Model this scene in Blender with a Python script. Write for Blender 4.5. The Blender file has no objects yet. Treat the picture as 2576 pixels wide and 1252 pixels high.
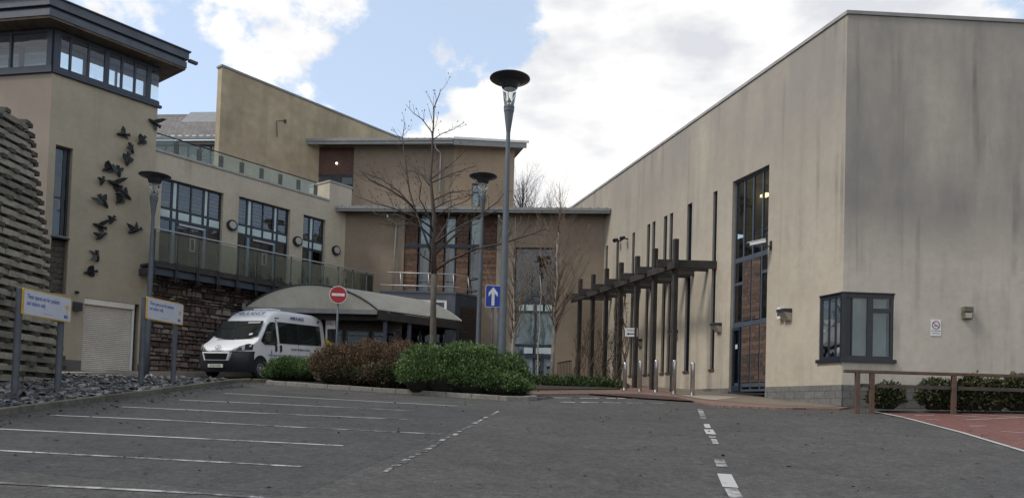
import bpy, bmesh, math, random
import numpy as np
from mathutils import Vector, Matrix
R = math.radians
scene = bpy.context.scene
col = scene.collection

# ------------------------------------------------------------------ camera
FPX, CX, CY, WPX = 1900.0, 1288.0, 966.0, 2576.0      # calibration measured on a 2576 px wide copy of the photograph
PITCH, ROLL, EYE = R(1.84), R(1.7), 1.6
cam_d = bpy.data.cameras.new('camera'); cam = bpy.data.objects.new('camera', cam_d); col.objects.link(cam)
cam_d.sensor_width = 36.0; cam_d.lens = 36.0 * FPX / WPX
cam_d.shift_y = (CY - 626.0) / WPX
cam_d.clip_start = 0.1; cam_d.clip_end = 2000
CM = Matrix.Rotation(R(90) + PITCH, 4, 'X') @ Matrix.Rotation(ROLL, 4, 'Z')
cam.matrix_world = Matrix.Translation((0, 0, EYE)) @ CM
scene.camera = cam
CM3 = CM.to_3x3(); CAMP = Vector((0, 0, EYE))

# ------------------------------------------------------------------ light
SUN_EL, SUN_AZ = 50.0, -108.0        # azimuth measured from +Y (view direction) towards +X
w = bpy.data.worlds.new('World'); scene.world = w; w.use_nodes = True
nt = w.node_tree; nt.nodes.clear()
def wn(t, **k):
    n = nt.nodes.new(t)
    for a, b in k.items(): setattr(n, a, b)
    return n
sky = wn('ShaderNodeTexSky', sky_type='NISHITA', sun_disc=False, sun_elevation=R(SUN_EL), sun_rotation=R(SUN_AZ), air_density=1.0, dust_density=0.6, ozone_density=1.0)
tc = wn('ShaderNodeTexCoord')
def vmath(op, a, b=None):
    n = wn('ShaderNodeVectorMath', operation=op)
    for i, s in enumerate((a, b)):
        if s is None: continue
        if hasattr(s, 'is_linked'): nt.links.new(s, n.inputs[i])
        else: n.inputs[i].default_value = s
    return n
def m1(op, a, b=None, c=None, clamp=False):
    n = wn('ShaderNodeMath', operation=op, use_clamp=clamp)
    for i, s in enumerate((a, b, c)):
        if s is None: continue
        if hasattr(s, 'is_linked'): nt.links.new(s, n.inputs[i])
        else: n.inputs[i].default_value = s
    return n.outputs[0]
gdir = tc.outputs['Generated']
nz = wn('ShaderNodeTexNoise'); nz.inputs['Scale'].default_value = 8.5; nz.inputs['Detail'].default_value = 10; nz.inputs['Roughness'].default_value = 0.60; nz.inputs['Distortion'].default_value = 0.15
mp = wn('ShaderNodeMapping'); mp.inputs['Scale'].default_value = (1, 1, 1.5); mp.inputs['Location'].default_value = (0.35, 0.1, 0.6)
nt.links.new(gdir, mp.inputs['Vector']); nt.links.new(mp.outputs[0], nz.inputs['Vector'])
def skydir(u, v):
    d = CM3 @ Vector(((u - CX) / FPX, -(v - CY) / FPX, -1)); return d.normalized()
# cloud banks: (pixel direction, angular radius, weight)
BANKS = [((760, 100), 9.0, .62), ((620, 40), 5, .30), ((310, 60), 3.0, .45), ((1130, 20), 5.0, .50), ((1150, 320), 6.0, .85), ((1040, 330), 3.0, .4), ((1560, 330), 11, .75), ((1650, 150), 11, .6),
         ((1950, 60), 13, .75), ((2300, 0), 14, .6), ((1420, 470), 8, .6), ((480, 250), 4.5, -.7), ((1060, 140), 6.5, -.6), ((960, 240), 5.0, -.6), ((1290, 60), 3.5, -.3), ((1350, 200), 4.0, -.30)]
acc = None
for (uv, rad, wt) in BANKS:
    d = skydir(*uv)
    dp = vmath('DOT_PRODUCT', gdir, tuple(d)).outputs['Value']
    ang = m1('ARCCOSINE', m1('MINIMUM', dp, 0.99999))
    g = m1('SUBTRACT', 1.0, m1('DIVIDE', ang, R(rad)), clamp=True)
    g = m1('MULTIPLY', m1('SMOOTH_MIN', m1('MULTIPLY', g, 2.0), 1.0, 0.3), wt)
    acc = g if acc is None else m1('ADD', acc, g)
sxyz = wn('ShaderNodeSeparateXYZ'); nt.links.new(gdir, sxyz.inputs[0])
acc = m1('ADD', acc, m1('MULTIPLY', m1('MULTIPLY', sxyz.outputs[1], -2.0, clamp=True), .6))     # unseen cloud cover added behind the viewer to neutralise the ambient light
dens = m1('ADD', m1('MULTIPLY', m1('SUBTRACT', nz.outputs['Fac'], 0.5), 3.6), acc)
ramp = wn('ShaderNodeMapRange', interpolation_type='SMOOTHSTEP'); ramp.inputs['From Min'].default_value = 0.14; ramp.inputs['From Max'].default_value = 0.62
nt.links.new(dens, ramp.inputs['Value'])
nz2 = wn('ShaderNodeTexNoise'); nz2.inputs['Scale'].default_value = 7; nz2.inputs['Detail'].default_value = 6
mp2 = wn('ShaderNodeMapping'); mp2.inputs['Location'].default_value = (3.1, 1.7, .4); mp2.inputs['Scale'].default_value = (1, 1, 2.2)
nt.links.new(gdir, mp2.inputs['Vector']); nt.links.new(mp2.outputs[0], nz2.inputs['Vector'])
cr = wn('ShaderNodeValToRGB'); cr.color_ramp.elements[0].position = .36; cr.color_ramp.elements[0].color = (.56, .575, .61, 1)
cr.color_ramp.elements[1].position = .60; cr.color_ramp.elements[1].color = (.90, .885, .86, 1)
nt.links.new(nz2.outputs['Fac'], cr.inputs[0])
skyb = wn('ShaderNodeBackground'); skyb.inputs['Strength'].default_value = 0.135
skm = wn('ShaderNodeMix', data_type='RGBA', blend_type='MIX'); skm.inputs[0].default_value = .36; skm.inputs[7].default_value = (6.2, 7.0, 7.9, 1)
nt.links.new(sky.outputs[0], skm.inputs[6]); nt.links.new(skm.outputs[2], skyb.inputs['Color'])
clb = wn('ShaderNodeBackground'); clb.inputs['Strength'].default_value = 1.0; nt.links.new(cr.outputs[0], clb.inputs['Color'])
mix = wn('ShaderNodeMixShader'); nt.links.new(ramp.outputs[0], mix.inputs[0]); nt.links.new(skyb.outputs[0], mix.inputs[1]); nt.links.new(clb.outputs[0], mix.inputs[2])
wo = wn('ShaderNodeOutputWorld'); nt.links.new(mix.outputs[0], wo.inputs[0])
sl = bpy.data.lights.new('sun', 'SUN'); sl.energy = 2.0; sl.angle = R(11); sl.color = (1, .94, .86)
so = bpy.data.objects.new('sun', sl); col.objects.link(so)
sd = Vector((math.sin(R(SUN_AZ)) * math.cos(R(SUN_EL)), math.cos(R(SUN_AZ)) * math.cos(R(SUN_EL)), math.sin(R(SUN_EL))))
so.rotation_euler = sd.to_track_quat('Z', 'Y').to_euler(); so.location = (0, 0, 40)
scene.view_settings.view_transform = 'Standard'; scene.view_settings.look = 'None'
scene.view_settings.exposure = 0.40; scene.view_settings.gamma = 1

# ------------------------------------------------------------------ geometry of the site
def ray(u, v):
    return CM3 @ Vector(((u - CX) / FPX, -(v - CY) / FPX, -1))
def at(u, v, Y):
    d = ray(u, v); return CAMP + d * (Y / d.y)
def g(x, y):
    if y < 26: z = .085 * y
    elif y < 38: t = y - 26; z = 2.21 + .085 * t - .0022 * t * t
    else: z = 2.913
    if y < -12: z = -1.02
    if x > 4: z += .02 * min(x - 4, 14)
    return z
def gp(u, v):
    d = ray(u, v); lo, hi = 2.0, 60.0; p = None; prev = None
    t = 3.0
    while t < 60:
        p = CAMP + d * (t / d.y)
        if p.z < g(p.x, p.y):
            a, b = prev, t
            for _ in range(30):
                m = (a + b) / 2; p = CAMP + d * (m / d.y)
                if p.z < g(p.x, p.y): b = m
                else: a = m
            return p
        prev = t; t += .1
    return p
class Fr:
    """vertical reference plane: origin on the ground plan, azimuth of its left-to-right direction; local x along, y into the building, z up"""
    def __init__(s, ox, oy, az, z0=0.0):
        s.o = Vector((ox, oy, z0)); s.az = R(az); s.rot = math.pi / 2 - s.az
        s.d = Vector((math.sin(s.az), math.cos(s.az), 0)); s.n = Vector((math.cos(s.az), -math.sin(s.az), 0))
    def sz(s, u, v, off=0.0):
        """pixel -> local (x, z) on the plane pushed `off` into the building"""
        r = ray(u, v); k = ((s.o - CAMP).dot(s.n) - off) / r.dot(s.n)
        p = CAMP + r * k - s.o
        return p.dot(s.d), p.z
    def x(s, u, v, off=0.0): return s.sz(u, v, off)[0]
    def z(s, u, v, off=0.0): return s.sz(u, v, off)[1]
    def w(s, x, y, z): return s.o + s.d * x - s.n * y + Vector((0, 0, z))

# ------------------------------------------------------------------ materials
MATS = {}
def mat(name, base, rough=.7, metal=0.0, spec=.4, noise=None, bump=None, streak=None, island=None, coord='Object', dirt=None, lines=None):
    """noise=(scale, amount) colour variation; bump=(scale, strength); streak=(amount, colour); island=amount per loose piece"""
    if name in MATS: return MATS[name]
    m = bpy.data.materials.new(name); m.use_nodes = True; t = m.node_tree; N = t.nodes; L = t.links
    b = N['Principled BSDF']; b.inputs['Roughness'].default_value = rough; b.inputs['Metallic'].default_value = metal
    b.inputs['Specular IOR Level'].default_value = spec; b.inputs['Base Color'].default_value = (*base, 1)
    tcn = N.new('ShaderNodeTexCoord'); cur = None
    def mixc(fac, a, bb, blend='MIX'):
        x = N.new('ShaderNodeMix'); x.data_type = 'RGBA'; x.blend_type = blend
        for i, s in ((0, fac), (6, a), (7, bb)):
            if hasattr(s, 'is_linked'): L.new(s, x.inputs[i])
            elif i == 0: x.inputs[0].default_value = s
            else: x.inputs[i].default_value = (*s, 1)
        return x.outputs[2]
    cur = base
    def ntex(scale, sc3=(1, 1, 1), detail=5, loc=(0, 0, 0), rough_=.6):
        mpn = N.new('ShaderNodeMapping'); mpn.inputs['Scale'].default_value = sc3; mpn.inputs['Location'].default_value = loc
        L.new(tcn.outputs[coord], mpn.inputs[0]); n = N.new('ShaderNodeTexNoise'); n.inputs['Scale'].default_value = scale; n.inputs['Detail'].default_value = detail; n.inputs['Roughness'].default_value = rough_
        L.new(mpn.outputs[0], n.inputs['Vector']); return n.outputs['Fac']
    def rng(s, a, b_, c=0., d=1.):
        r = N.new('ShaderNodeMapRange'); L.new(s, r.inputs[0]); r.inputs[1].default_value = a; r.inputs[2].default_value = b_; r.inputs[3].default_value = c; r.inputs[4].default_value = d; return r.outputs[0]
    if noise:
        lst = noise if isinstance(noise, list) else [noise]
        for k, (sc, am) in enumerate(lst):
            f = rng(ntex(sc, loc=(k * 3.3, 1.1, 2.2)), .3, .7)
            dark = tuple(c * (1 - am) for c in base) ; lt = tuple(min(1, c * (1 + am)) for c in base)
            v = mixc(f, (1 - am,) * 3, (1 + am,) * 3)
            cur = mixc(1.0, cur, v, 'MULTIPLY')
    if streak:
        am, sc, colr = streak
        f = rng(ntex(sc, (1, 1, .07), 6), .50, .72, 0, am)
        f2 = rng(ntex(.45, (1, 1, .6), 4, (7, 3, 1)), .38, .66, 0, 1)
        mm = N.new('ShaderNodeMath'); mm.operation = 'MULTIPLY'; L.new(f, mm.inputs[0]); L.new(f2, mm.inputs[1])
        cur = mixc(mm.outputs[0], cur, colr)
    if lines:
        am, sc, z0, z1, colr = lines
        f = rng(ntex(sc, (1, 1, .035), 3, (5, 2, 8), .4), .60, .70, 0, am)
        sp0 = N.new('ShaderNodeSeparateXYZ'); L.new(tcn.outputs[coord], sp0.inputs[0]); zf0 = rng(sp0.outputs[2], z0, z1, .12, 1)
        f3 = rng(ntex(.9, (1, 1, .5), 3, (2, 8, 3)), .40, .62, 0, 1)
        ma = N.new('ShaderNodeMath'); ma.operation = 'MULTIPLY'; L.new(f, ma.inputs[0]); L.new(zf0, ma.inputs[1]); mb_ = N.new('ShaderNodeMath'); mb_.operation = 'MULTIPLY'; L.new(ma.outputs[0], mb_.inputs[0]); L.new(f3, mb_.inputs[1])
        cur = mixc(mb_.outputs[0], cur, colr)
    if dirt:
        z0, z1, am, colr = dirt
        sp = N.new('ShaderNodeSeparateXYZ'); L.new(tcn.outputs[coord], sp.inputs[0])
        zf = rng(sp.outputs[2], z0, z1, 0, 1)
        f = rng(ntex(.5, (1, 1, .35), 6, (1, 9, 4)), .30, .62, .25, 1)
        mm = N.new('ShaderNodeMath'); mm.operation = 'MULTIPLY'; L.new(f, mm.inputs[0]); L.new(zf, mm.inputs[1])
        m3 = N.new('ShaderNodeMath'); m3.operation = 'MULTIPLY'; m3.use_clamp = True; L.new(mm.outputs[0], m3.inputs[0]); m3.inputs[1].default_value = am
        cur = mixc(m3.outputs[0], cur, colr)
    if island:
        gi = N.new('ShaderNodeNewGeometry'); f = gi.outputs['Random Per Island']
        if isinstance(island, (int, float)):
            cur = mixc(1.0, cur, mixc(f, (1 - island,) * 3, (1 + island,) * 3), 'MULTIPLY')
        else:
            rp = N.new('ShaderNodeValToRGB'); L.new(f, rp.inputs[0]); rp.color_ramp.interpolation = 'CONSTANT'
            el = rp.color_ramp.elements
            while len(el) < len(island): el.new(.5)
            for i, c in enumerate(island): el[i].position = i / len(island); el[i].color = (*c, 1)
            cur = mixc(1.0, rp.outputs[0], cur, 'MULTIPLY') if noise else rp.outputs[0]
    if hasattr(cur, 'is_linked'): L.new(cur, b.inputs['Base Color'])
    if bump:
        lst = bump if isinstance(bump, list) else [bump]
        prev = None
        for sc, st in lst:
            bn = N.new('ShaderNodeBump'); bn.inputs['Strength'].default_value = st; bn.inputs['Distance'].default_value = 1.0 / sc * .35
            L.new(ntex(sc, detail=4), bn.inputs['Height'])
            if prev is not None: L.new(prev, bn.inputs['Normal'])
            prev = bn.outputs[0]
        L.new(prev, b.inputs['Normal'])
    MATS[name] = m; return m
def brickmat(name, c1, c2, mortar, bw, bh, ms=.008, rough=.75, offset=.5, noise_am=.3, bump=.4, swap=False):
    if name in MATS: return MATS[name]
    m = bpy.data.materials.new(name); m.use_nodes = True; t = m.node_tree; N = t.nodes; L = t.links
    b = N['Principled BSDF']; b.inputs['Roughness'].default_value = rough; b.inputs['Specular IOR Level'].default_value = .3
    tcn = N.new('ShaderNodeTexCoord'); sp = N.new('ShaderNodeSeparateXYZ'); cb = N.new('ShaderNodeCombineXYZ'); L.new(tcn.outputs['Object'], sp.inputs[0])
    if swap == 'floor': L.new(sp.outputs[0], cb.inputs[0]); L.new(sp.outputs[1], cb.inputs[1])
    else:
        ad = N.new('ShaderNodeMath'); ad.operation = 'ADD'; L.new(sp.outputs[0], ad.inputs[0]); L.new(sp.outputs[1], ad.inputs[1])
        L.new(ad.outputs[0], cb.inputs[0]); L.new(sp.outputs[2], cb.inputs[1])
    br = N.new('ShaderNodeTexBrick'); br.offset = offset; L.new(cb.outputs[0], br.inputs['Vector']); br.inputs['Scale'].default_value = 1
    br.inputs['Color1'].default_value = (*c1, 1); br.inputs['Color2'].default_value = (*c2, 1); br.inputs['Mortar'].default_value = (*mortar, 1)
    br.inputs['Mortar Size'].default_value = ms; br.inputs['Brick Width'].default_value = bw; br.inputs['Row Height'].default_value = bh; br.inputs['Bias'].default_value = 0
    n = N.new('ShaderNodeTexNoise'); n.inputs['Scale'].default_value = 9; n.inputs['Detail'].default_value = 5; L.new(tcn.outputs['Object'], n.inputs['Vector'])
    r = N.new('ShaderNodeMapRange'); L.new(n.outputs['Fac'], r.inputs[0]); r.inputs[1].default_value = .3; r.inputs[2].default_value = .7; r.inputs[3].default_value = 1 - noise_am; r.inputs[4].default_value = 1 + noise_am
    x = N.new('ShaderNodeMix'); x.data_type = 'RGBA'; x.blend_type = 'MULTIPLY'; x.inputs[0].default_value = 1; L.new(br.outputs[0], x.inputs[6]); L.new(r.outputs[0], x.inputs[7])
    L.new(x.outputs[2], b.inputs['Base Color'])
    bn = N.new('ShaderNodeBump'); bn.inputs['Strength'].default_value = bump; bn.inputs['Distance'].default_value = .01; bn.invert = True; L.new(br.outputs['Fac'], bn.inputs['Height']); L.new(bn.outputs[0], b.inputs['Normal'])
    MATS[name] = m; return m
def glassmat(name, tint, refl=.12, rough=.02, opac=0.0, bodycol=(.02, .03, .03)):
    if name in MATS: return MATS[name]
    m = bpy.data.materials.new(name); m.use_nodes = True; t = m.node_tree; N = t.nodes; L = t.links; N.clear()
    o = N.new('ShaderNodeOutputMaterial'); tr = N.new('ShaderNodeBsdfTransparent'); tr.inputs[0].default_value = (*tint, 1)
    gl = N.new('ShaderNodeBsdfGlossy'); gl.inputs['Roughness'].default_value = rough; gl.inputs['Color'].default_value = (.9, .95, 1, 1)
    tcn = N.new('ShaderNodeTexCoord'); nn = N.new('ShaderNodeTexNoise'); nn.inputs['Scale'].default_value = 1.3; L.new(tcn.outputs['Object'], nn.inputs['Vector'])
    bn = N.new('ShaderNodeBump'); bn.inputs['Strength'].default_value = .05; bn.inputs['Distance'].default_value = .2; L.new(nn.outputs['Fac'], bn.inputs['Height']); L.new(bn.outputs[0], gl.inputs['Normal'])
    df = N.new('ShaderNodeBsdfDiffuse'); df.inputs[0].default_value = (*bodycol, 1)
    m1_ = N.new('ShaderNodeMixShader'); m1_.inputs[0].default_value = opac; L.new(tr.outputs[0], m1_.inputs[1]); L.new(df.outputs[0], m1_.inputs[2])
    lw = N.new('ShaderNodeFresnel'); lw.inputs['IOR'].default_value = 1.5
    ad = N.new('ShaderNodeMath'); ad.operation = 'MULTIPLY_ADD'; L.new(lw.outputs[0], ad.inputs[0]); ad.inputs[1].default_value = .9; ad.inputs[2].default_value = refl; ad.use_clamp = True
    mx = N.new('ShaderNodeMixShader'); L.new(ad.outputs[0], mx.inputs[0]); L.new(m1_.outputs[0], mx.inputs[1]); L.new(gl.outputs[0], mx.inputs[2]); L.new(mx.outputs[0], o.inputs[0])
    MATS[name] = m; return m
def emat(name, c, s):
    m = bpy.data.materials.new(name); m.use_nodes = True; b = m.node_tree.nodes['Principled BSDF']
    b.inputs['Emission Color'].default_value = (*c, 1); b.inputs['Emission Strength'].default_value = s; b.inputs['Base Color'].default_value = (*c, 1); return m

M_cream = mat('cream_harling', (.425, .385, .31), .95, spec=.15, noise=[(.6, .10), (6, .06), (60, .06)], bump=[(70, .35), (9, .1)], streak=(.42, 2.2, (.17, .155, .12)))
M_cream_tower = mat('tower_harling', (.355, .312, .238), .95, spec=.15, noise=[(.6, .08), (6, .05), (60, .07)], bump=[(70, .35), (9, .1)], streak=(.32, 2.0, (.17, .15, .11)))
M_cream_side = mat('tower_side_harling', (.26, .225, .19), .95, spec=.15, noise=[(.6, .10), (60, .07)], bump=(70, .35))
M_cream_long = mat('long_wall_harling', (.395, .352, .283), .95, spec=.15, noise=[(.5, .08), (5, .06), (60, .06)], bump=[(70, .35), (9, .1)], streak=(.75, 1.5, (.17, .16, .145)), dirt=(6.5, 11, .75, (.23, .215, .20)), lines=(.75, 3.2, 5.5, 9, (.12, .112, .10)))
M_cream_front = mat('front_wall_harling', (.425, .395, .342), .95, spec=.15, noise=[(.5, .09), (5, .06), (60, .06)], bump=[(70, .35), (9, .1)], streak=(.8, 2.2, (.145, .14, .13)), dirt=(5.9, 7.6, .95, (.21, .203, .192)), lines=(.9, 2.6, 5.2, 7.2, (.095, .09, .082)))
M_wedge = mat('ochre_stained_harling', (.37, .31, .215), .95, spec=.15, noise=[(.35, .22), (2, .12), (50, .07)], bump=(60, .35), streak=(.7, 1.1, (.15, .14, .10)))
M_tan = mat('tan_harling', (.232, .19, .148), .95, spec=.15, noise=[(.6, .10), (5, .06), (50, .06)], bump=(60, .35), streak=(.3, 2.0, (.15, .12, .10)))
M_tan_lit = mat('lit_tan_harling', (.30, .23, .165), .95, spec=.15, noise=[(.6, .08), (5, .06), (50, .06)], bump=(60, .35), streak=(.3, 2.0, (.17, .14, .11)))  # tan harling made lighter, painting in the light on the angled face
M_slate = mat('slate_blue_metal', (.045, .055, .075), .5, .2, noise=[(3, .15)])
M_slate_l = mat('grey_blue_fascia', (.085, .095, .115), .55, .2, noise=[(2, .2)])
M_soffit = mat('stained_soffit_boards', (.10, .078, .058), .85, noise=[(3, .35), (14, .25)], bump=(20, .3))
M_frame = mat('dark_blue_window_frame', (.022, .032, .05), .45, noise=[(5, .15)])
M_gutter = mat('grey_gutter_metal', (.20, .205, .205), .5, .3, noise=[(3, .12)])
M_pipe = mat('pale_downpipe', (.36, .35, .335), .5, .1, noise=[(3, .15)])
M_coping = mat('grey_coping', (.30, .29, .275), .7, noise=[(3, .18), (20, .1)])
M_white = mat('white_gloss', (.72, .73, .74), .35, noise=[(3, .04)])
M_whitep = mat('white_panel', (.62, .63, .63), .6, noise=[(3, .06)])
M_shutter = mat('shutter_slats', (.64, .60, .54), .5, .1, noise=[(1.2, .10), (8, .06)], streak=(.4, 2, (.26, .235, .2)))
M_blind = mat('pale_blind', (.60, .66, .64), .8, noise=[(4, .08)])
M_film = mat('frosted_film', (.42, .52, .52), .3, noise=[(2, .12)])
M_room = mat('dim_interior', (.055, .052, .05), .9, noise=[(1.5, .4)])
M_roomc = mat('interior_ceiling', (.24, .235, .245), .9, noise=[(1.5, .08)])
M_asph = mat('asphalt', (.066, .064, .061), .92, spec=.2, noise=[(.22, .13), (1.6, .14), (9, .26), (30, .34), (140, .35)], bump=[(130, .6), (26, .25)], coord='Object')
M_asph2 = mat('asphalt_patch', (.056, .056, .0545), .92, spec=.2, noise=[(.4, .14), (1.6, .13), (9, .24), (30, .32), (140, .35)], bump=[(130, .6), (26, .25)])
M_kerb = mat('weathered_kerb', (.125, .115, .09), .9, noise=[(1.0, .3), (9, .25), (50, .15)], bump=[(30, .4)])
M_kerbg = mat('grey_kerb', (.17, .165, .15), .9, noise=[(1.0, .2), (9, .2), (50, .12)], bump=(30, .3))
M_soil = mat('dark_soil', (.028, .024, .018), .95, noise=[(6, .4)], bump=(15, .6))
M_pave = mat('concrete_path', (.27, .235, .19), .9, noise=[(.8, .15), (6, .12), (60, .1)], bump=(60, .3))
M_brownpave = mat('brown_wet_path', (.145, .115, .085), .9, noise=[(.8, .15), (6, .12), (60, .15)], bump=(60, .3))
M_chips = mat('slate_chippings', (1, 1, 1), .75, noise=[(12, .3)], island=[(.035, .038, .045), (.06, .062, .07), (.11, .108, .105), (.16, .155, .148), (.055, .052, .052), (.25, .24, .22)])
M_gravel = mat('chipping_bed', (.035, .035, .037), .9, noise=[(10, .5)], bump=(16, 1.0))
M_stone = mat('rubble_sandstone', (1, 1, 1), .9, noise=[(4, .3), (22, .25)], bump=[(18, .6)], island=[(.115, .075, .062), (.15, .11, .09), (.09, .065, .058), (.20, .165, .145), (.12, .09, .078), (.24, .22, .20), (.07, .052, .046)])
M_mortar = mat('dark_mortar', (.05, .04, .035), .95, noise=[(6, .3)])
M_darktim = mat('pergola_timber', (.035, .031, .028), .8, noise=[(3, .3), (20, .25)], bump=(14, .4))
M_railtim = mat('brown_rail_timber', (.085, .052, .038), .8, noise=[(3, .3), (20, .25)], bump=(14, .4))
M_cribt = mat('grey_crib_timber', (.23, .21, .165), .9, noise=[(2.5, .28), (18, .3)], bump=[(14, .5)], island=.28)
M_cribd = mat('dark_crib_header', (.07, .06, .05), .9, noise=[(4, .3), (18, .3)], bump=(14, .5), island=.3)
M_pole = mat('blue_grey_pole_paint', (.095, .112, .132), .5, .1, noise=[(3, .14)])
M_signpost = mat('grey_sign_post', (.085, .095, .11), .6, .1, noise=[(3, .18)])
M_lampm = mat('lamp_dark_metal', (.055, .06, .07), .4, .5, noise=[(4, .12)])
M_steel = mat('brushed_steel', (.42, .42, .42), .28, .9, noise=[(3, .15)])
M_galv = mat('galvanised_rail', (.38, .38, .38), .45, .6, noise=[(5, .15)])
M_red = mat('sign_red', (.34, .012, .018), .45, noise=[(6, .08)])
M_blue = mat('sign_blue', (.008, .035, .30), .45, noise=[(6, .08)])
M_signw = mat('sign_white', (.60, .61, .62), .5, noise=[(5, .05)])
M_signblue = mat('board_lilac_white', (.50, .52, .58), .5, noise=[(3, .05)])
M_yel = mat('board_yellow_edge', (.52, .33, .045), .5, noise=[(5, .1)])
M_txt = mat('text_blue', (.10, .13, .33), .6)
M_black = mat('black_print', (.015, .015, .016), .6)
M_bird = mat('bird_metal', (.022, .022, .024), .5, .4, noise=[(8, .3)])
M_birdd = mat('bird_patina', (.05, .065, .06), .6, .2, noise=[(8, .3)])
M_bark = mat('brown_grey_bark', (.085, .074, .060), .9, noise=[(6, .25), (30, .25)], bump=(30, .5))
M_twig = mat('dark_twig', (.066, .053, .044), .85, noise=[(6, .25)])
M_birch = mat('pale_birch_bark', (.26, .235, .20), .8, noise=[(5, .3), (22, .4)], bump=(16, .3))
M_birtw = mat('birch_twig', (.17, .13, .10), .85, noise=[(6, .3)])
M_bgtw = mat('distant_twigs', (.10, .075, .075), .9, noise=[(2, .3)])
M_vine = mat('vine_stem', (.09, .065, .045), .9, noise=[(6, .3)])
M_rooft = mat('grey_roof_sheet', (.23, .225, .22), .6, .2, noise=[(1, .12), (9, .1)])
M_slateroof = brickmat('slate_roof_tiles', (.13, .12, .115), (.17, .155, .145), (.06, .055, .05), .30, .20, .012)
M_boards = brickmat('cedar_boards', (.115, .062, .044), (.055, .032, .025), (.03, .018, .014), 3.1, .105, .006, noise_am=.35)
M_boards_l = brickmat('orange_cedar_boards', (.185, .108, .070), (.085, .052, .038), (.045, .027, .02), 2.7, .115, .006, noise_am=.35)
M_wstreak = brickmat('streaked_reflection_backing', (.25, .205, .17), (.15, .125, .11), (.06, .05, .045), 2.6, .16, .02, noise_am=.4)
M_dcedar = brickmat('dark_cedar_boards', (.12, .072, .052), (.038, .030, .026), (.03, .022, .018), .9, .14, .006, noise_am=.4)
M_greyb = brickmat('weathered_grey_boards', (.13, .115, .10), (.075, .07, .065), (.025, .022, .02), 1.6, .20, .012, noise_am=.35)
M_brownp = mat('brown_cladding', (.075, .035, .026), .6, noise=[(2, .2), (12, .2)], streak=(.5, 5, (.04, .02, .016)))
M_dkb = brickmat('dark_timber_boards', (.045, .034, .028), (.03, .025, .022), (.012, .01, .01), 2.2, .16, .012, noise_am=.3)
M_plinth = brickmat('grey_block_plinth', (.115, .115, .112), (.145, .143, .135), (.075, .072, .068), .44, .215, .010, noise_am=.18)
M_redblk = brickmat('red_block_paving', (.175, .075, .062), (.135, .062, .054), (.06, .035, .03), .20, .10, .006, swap='floor', noise_am=.25)
M_pink = brickmat('pink_block_paving', (.20, .13, .105), (.165, .11, .09), (.08, .055, .045), .20, .10, .006, swap='floor', noise_am=.2)
M_glass = glassmat('window_glass', (.66, .72, .73), .05)
M_glassd = glassmat('dark_window_glass', (.46, .50, .51), .0)
M_glassb = glassmat('balcony_glass', (.72, .78, .74), .03, opac=.12, bodycol=(.12, .13, .115))
M_glasst = glassmat('balustrade_glass', (.86, .90, .84), .0, opac=.16, bodycol=(.26, .26, .17))
M_glassc = glassmat('lantern_glass', (.90, .95, .96), .03, opac=.08, bodycol=(.34, .33, .36))  # grey body colour stands in for reflection on the lantern panes
M_lglass = glassmat('lamp_glass', (.90, .92, .90), .03, opac=.10, bodycol=(.55, .56, .54))

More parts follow.
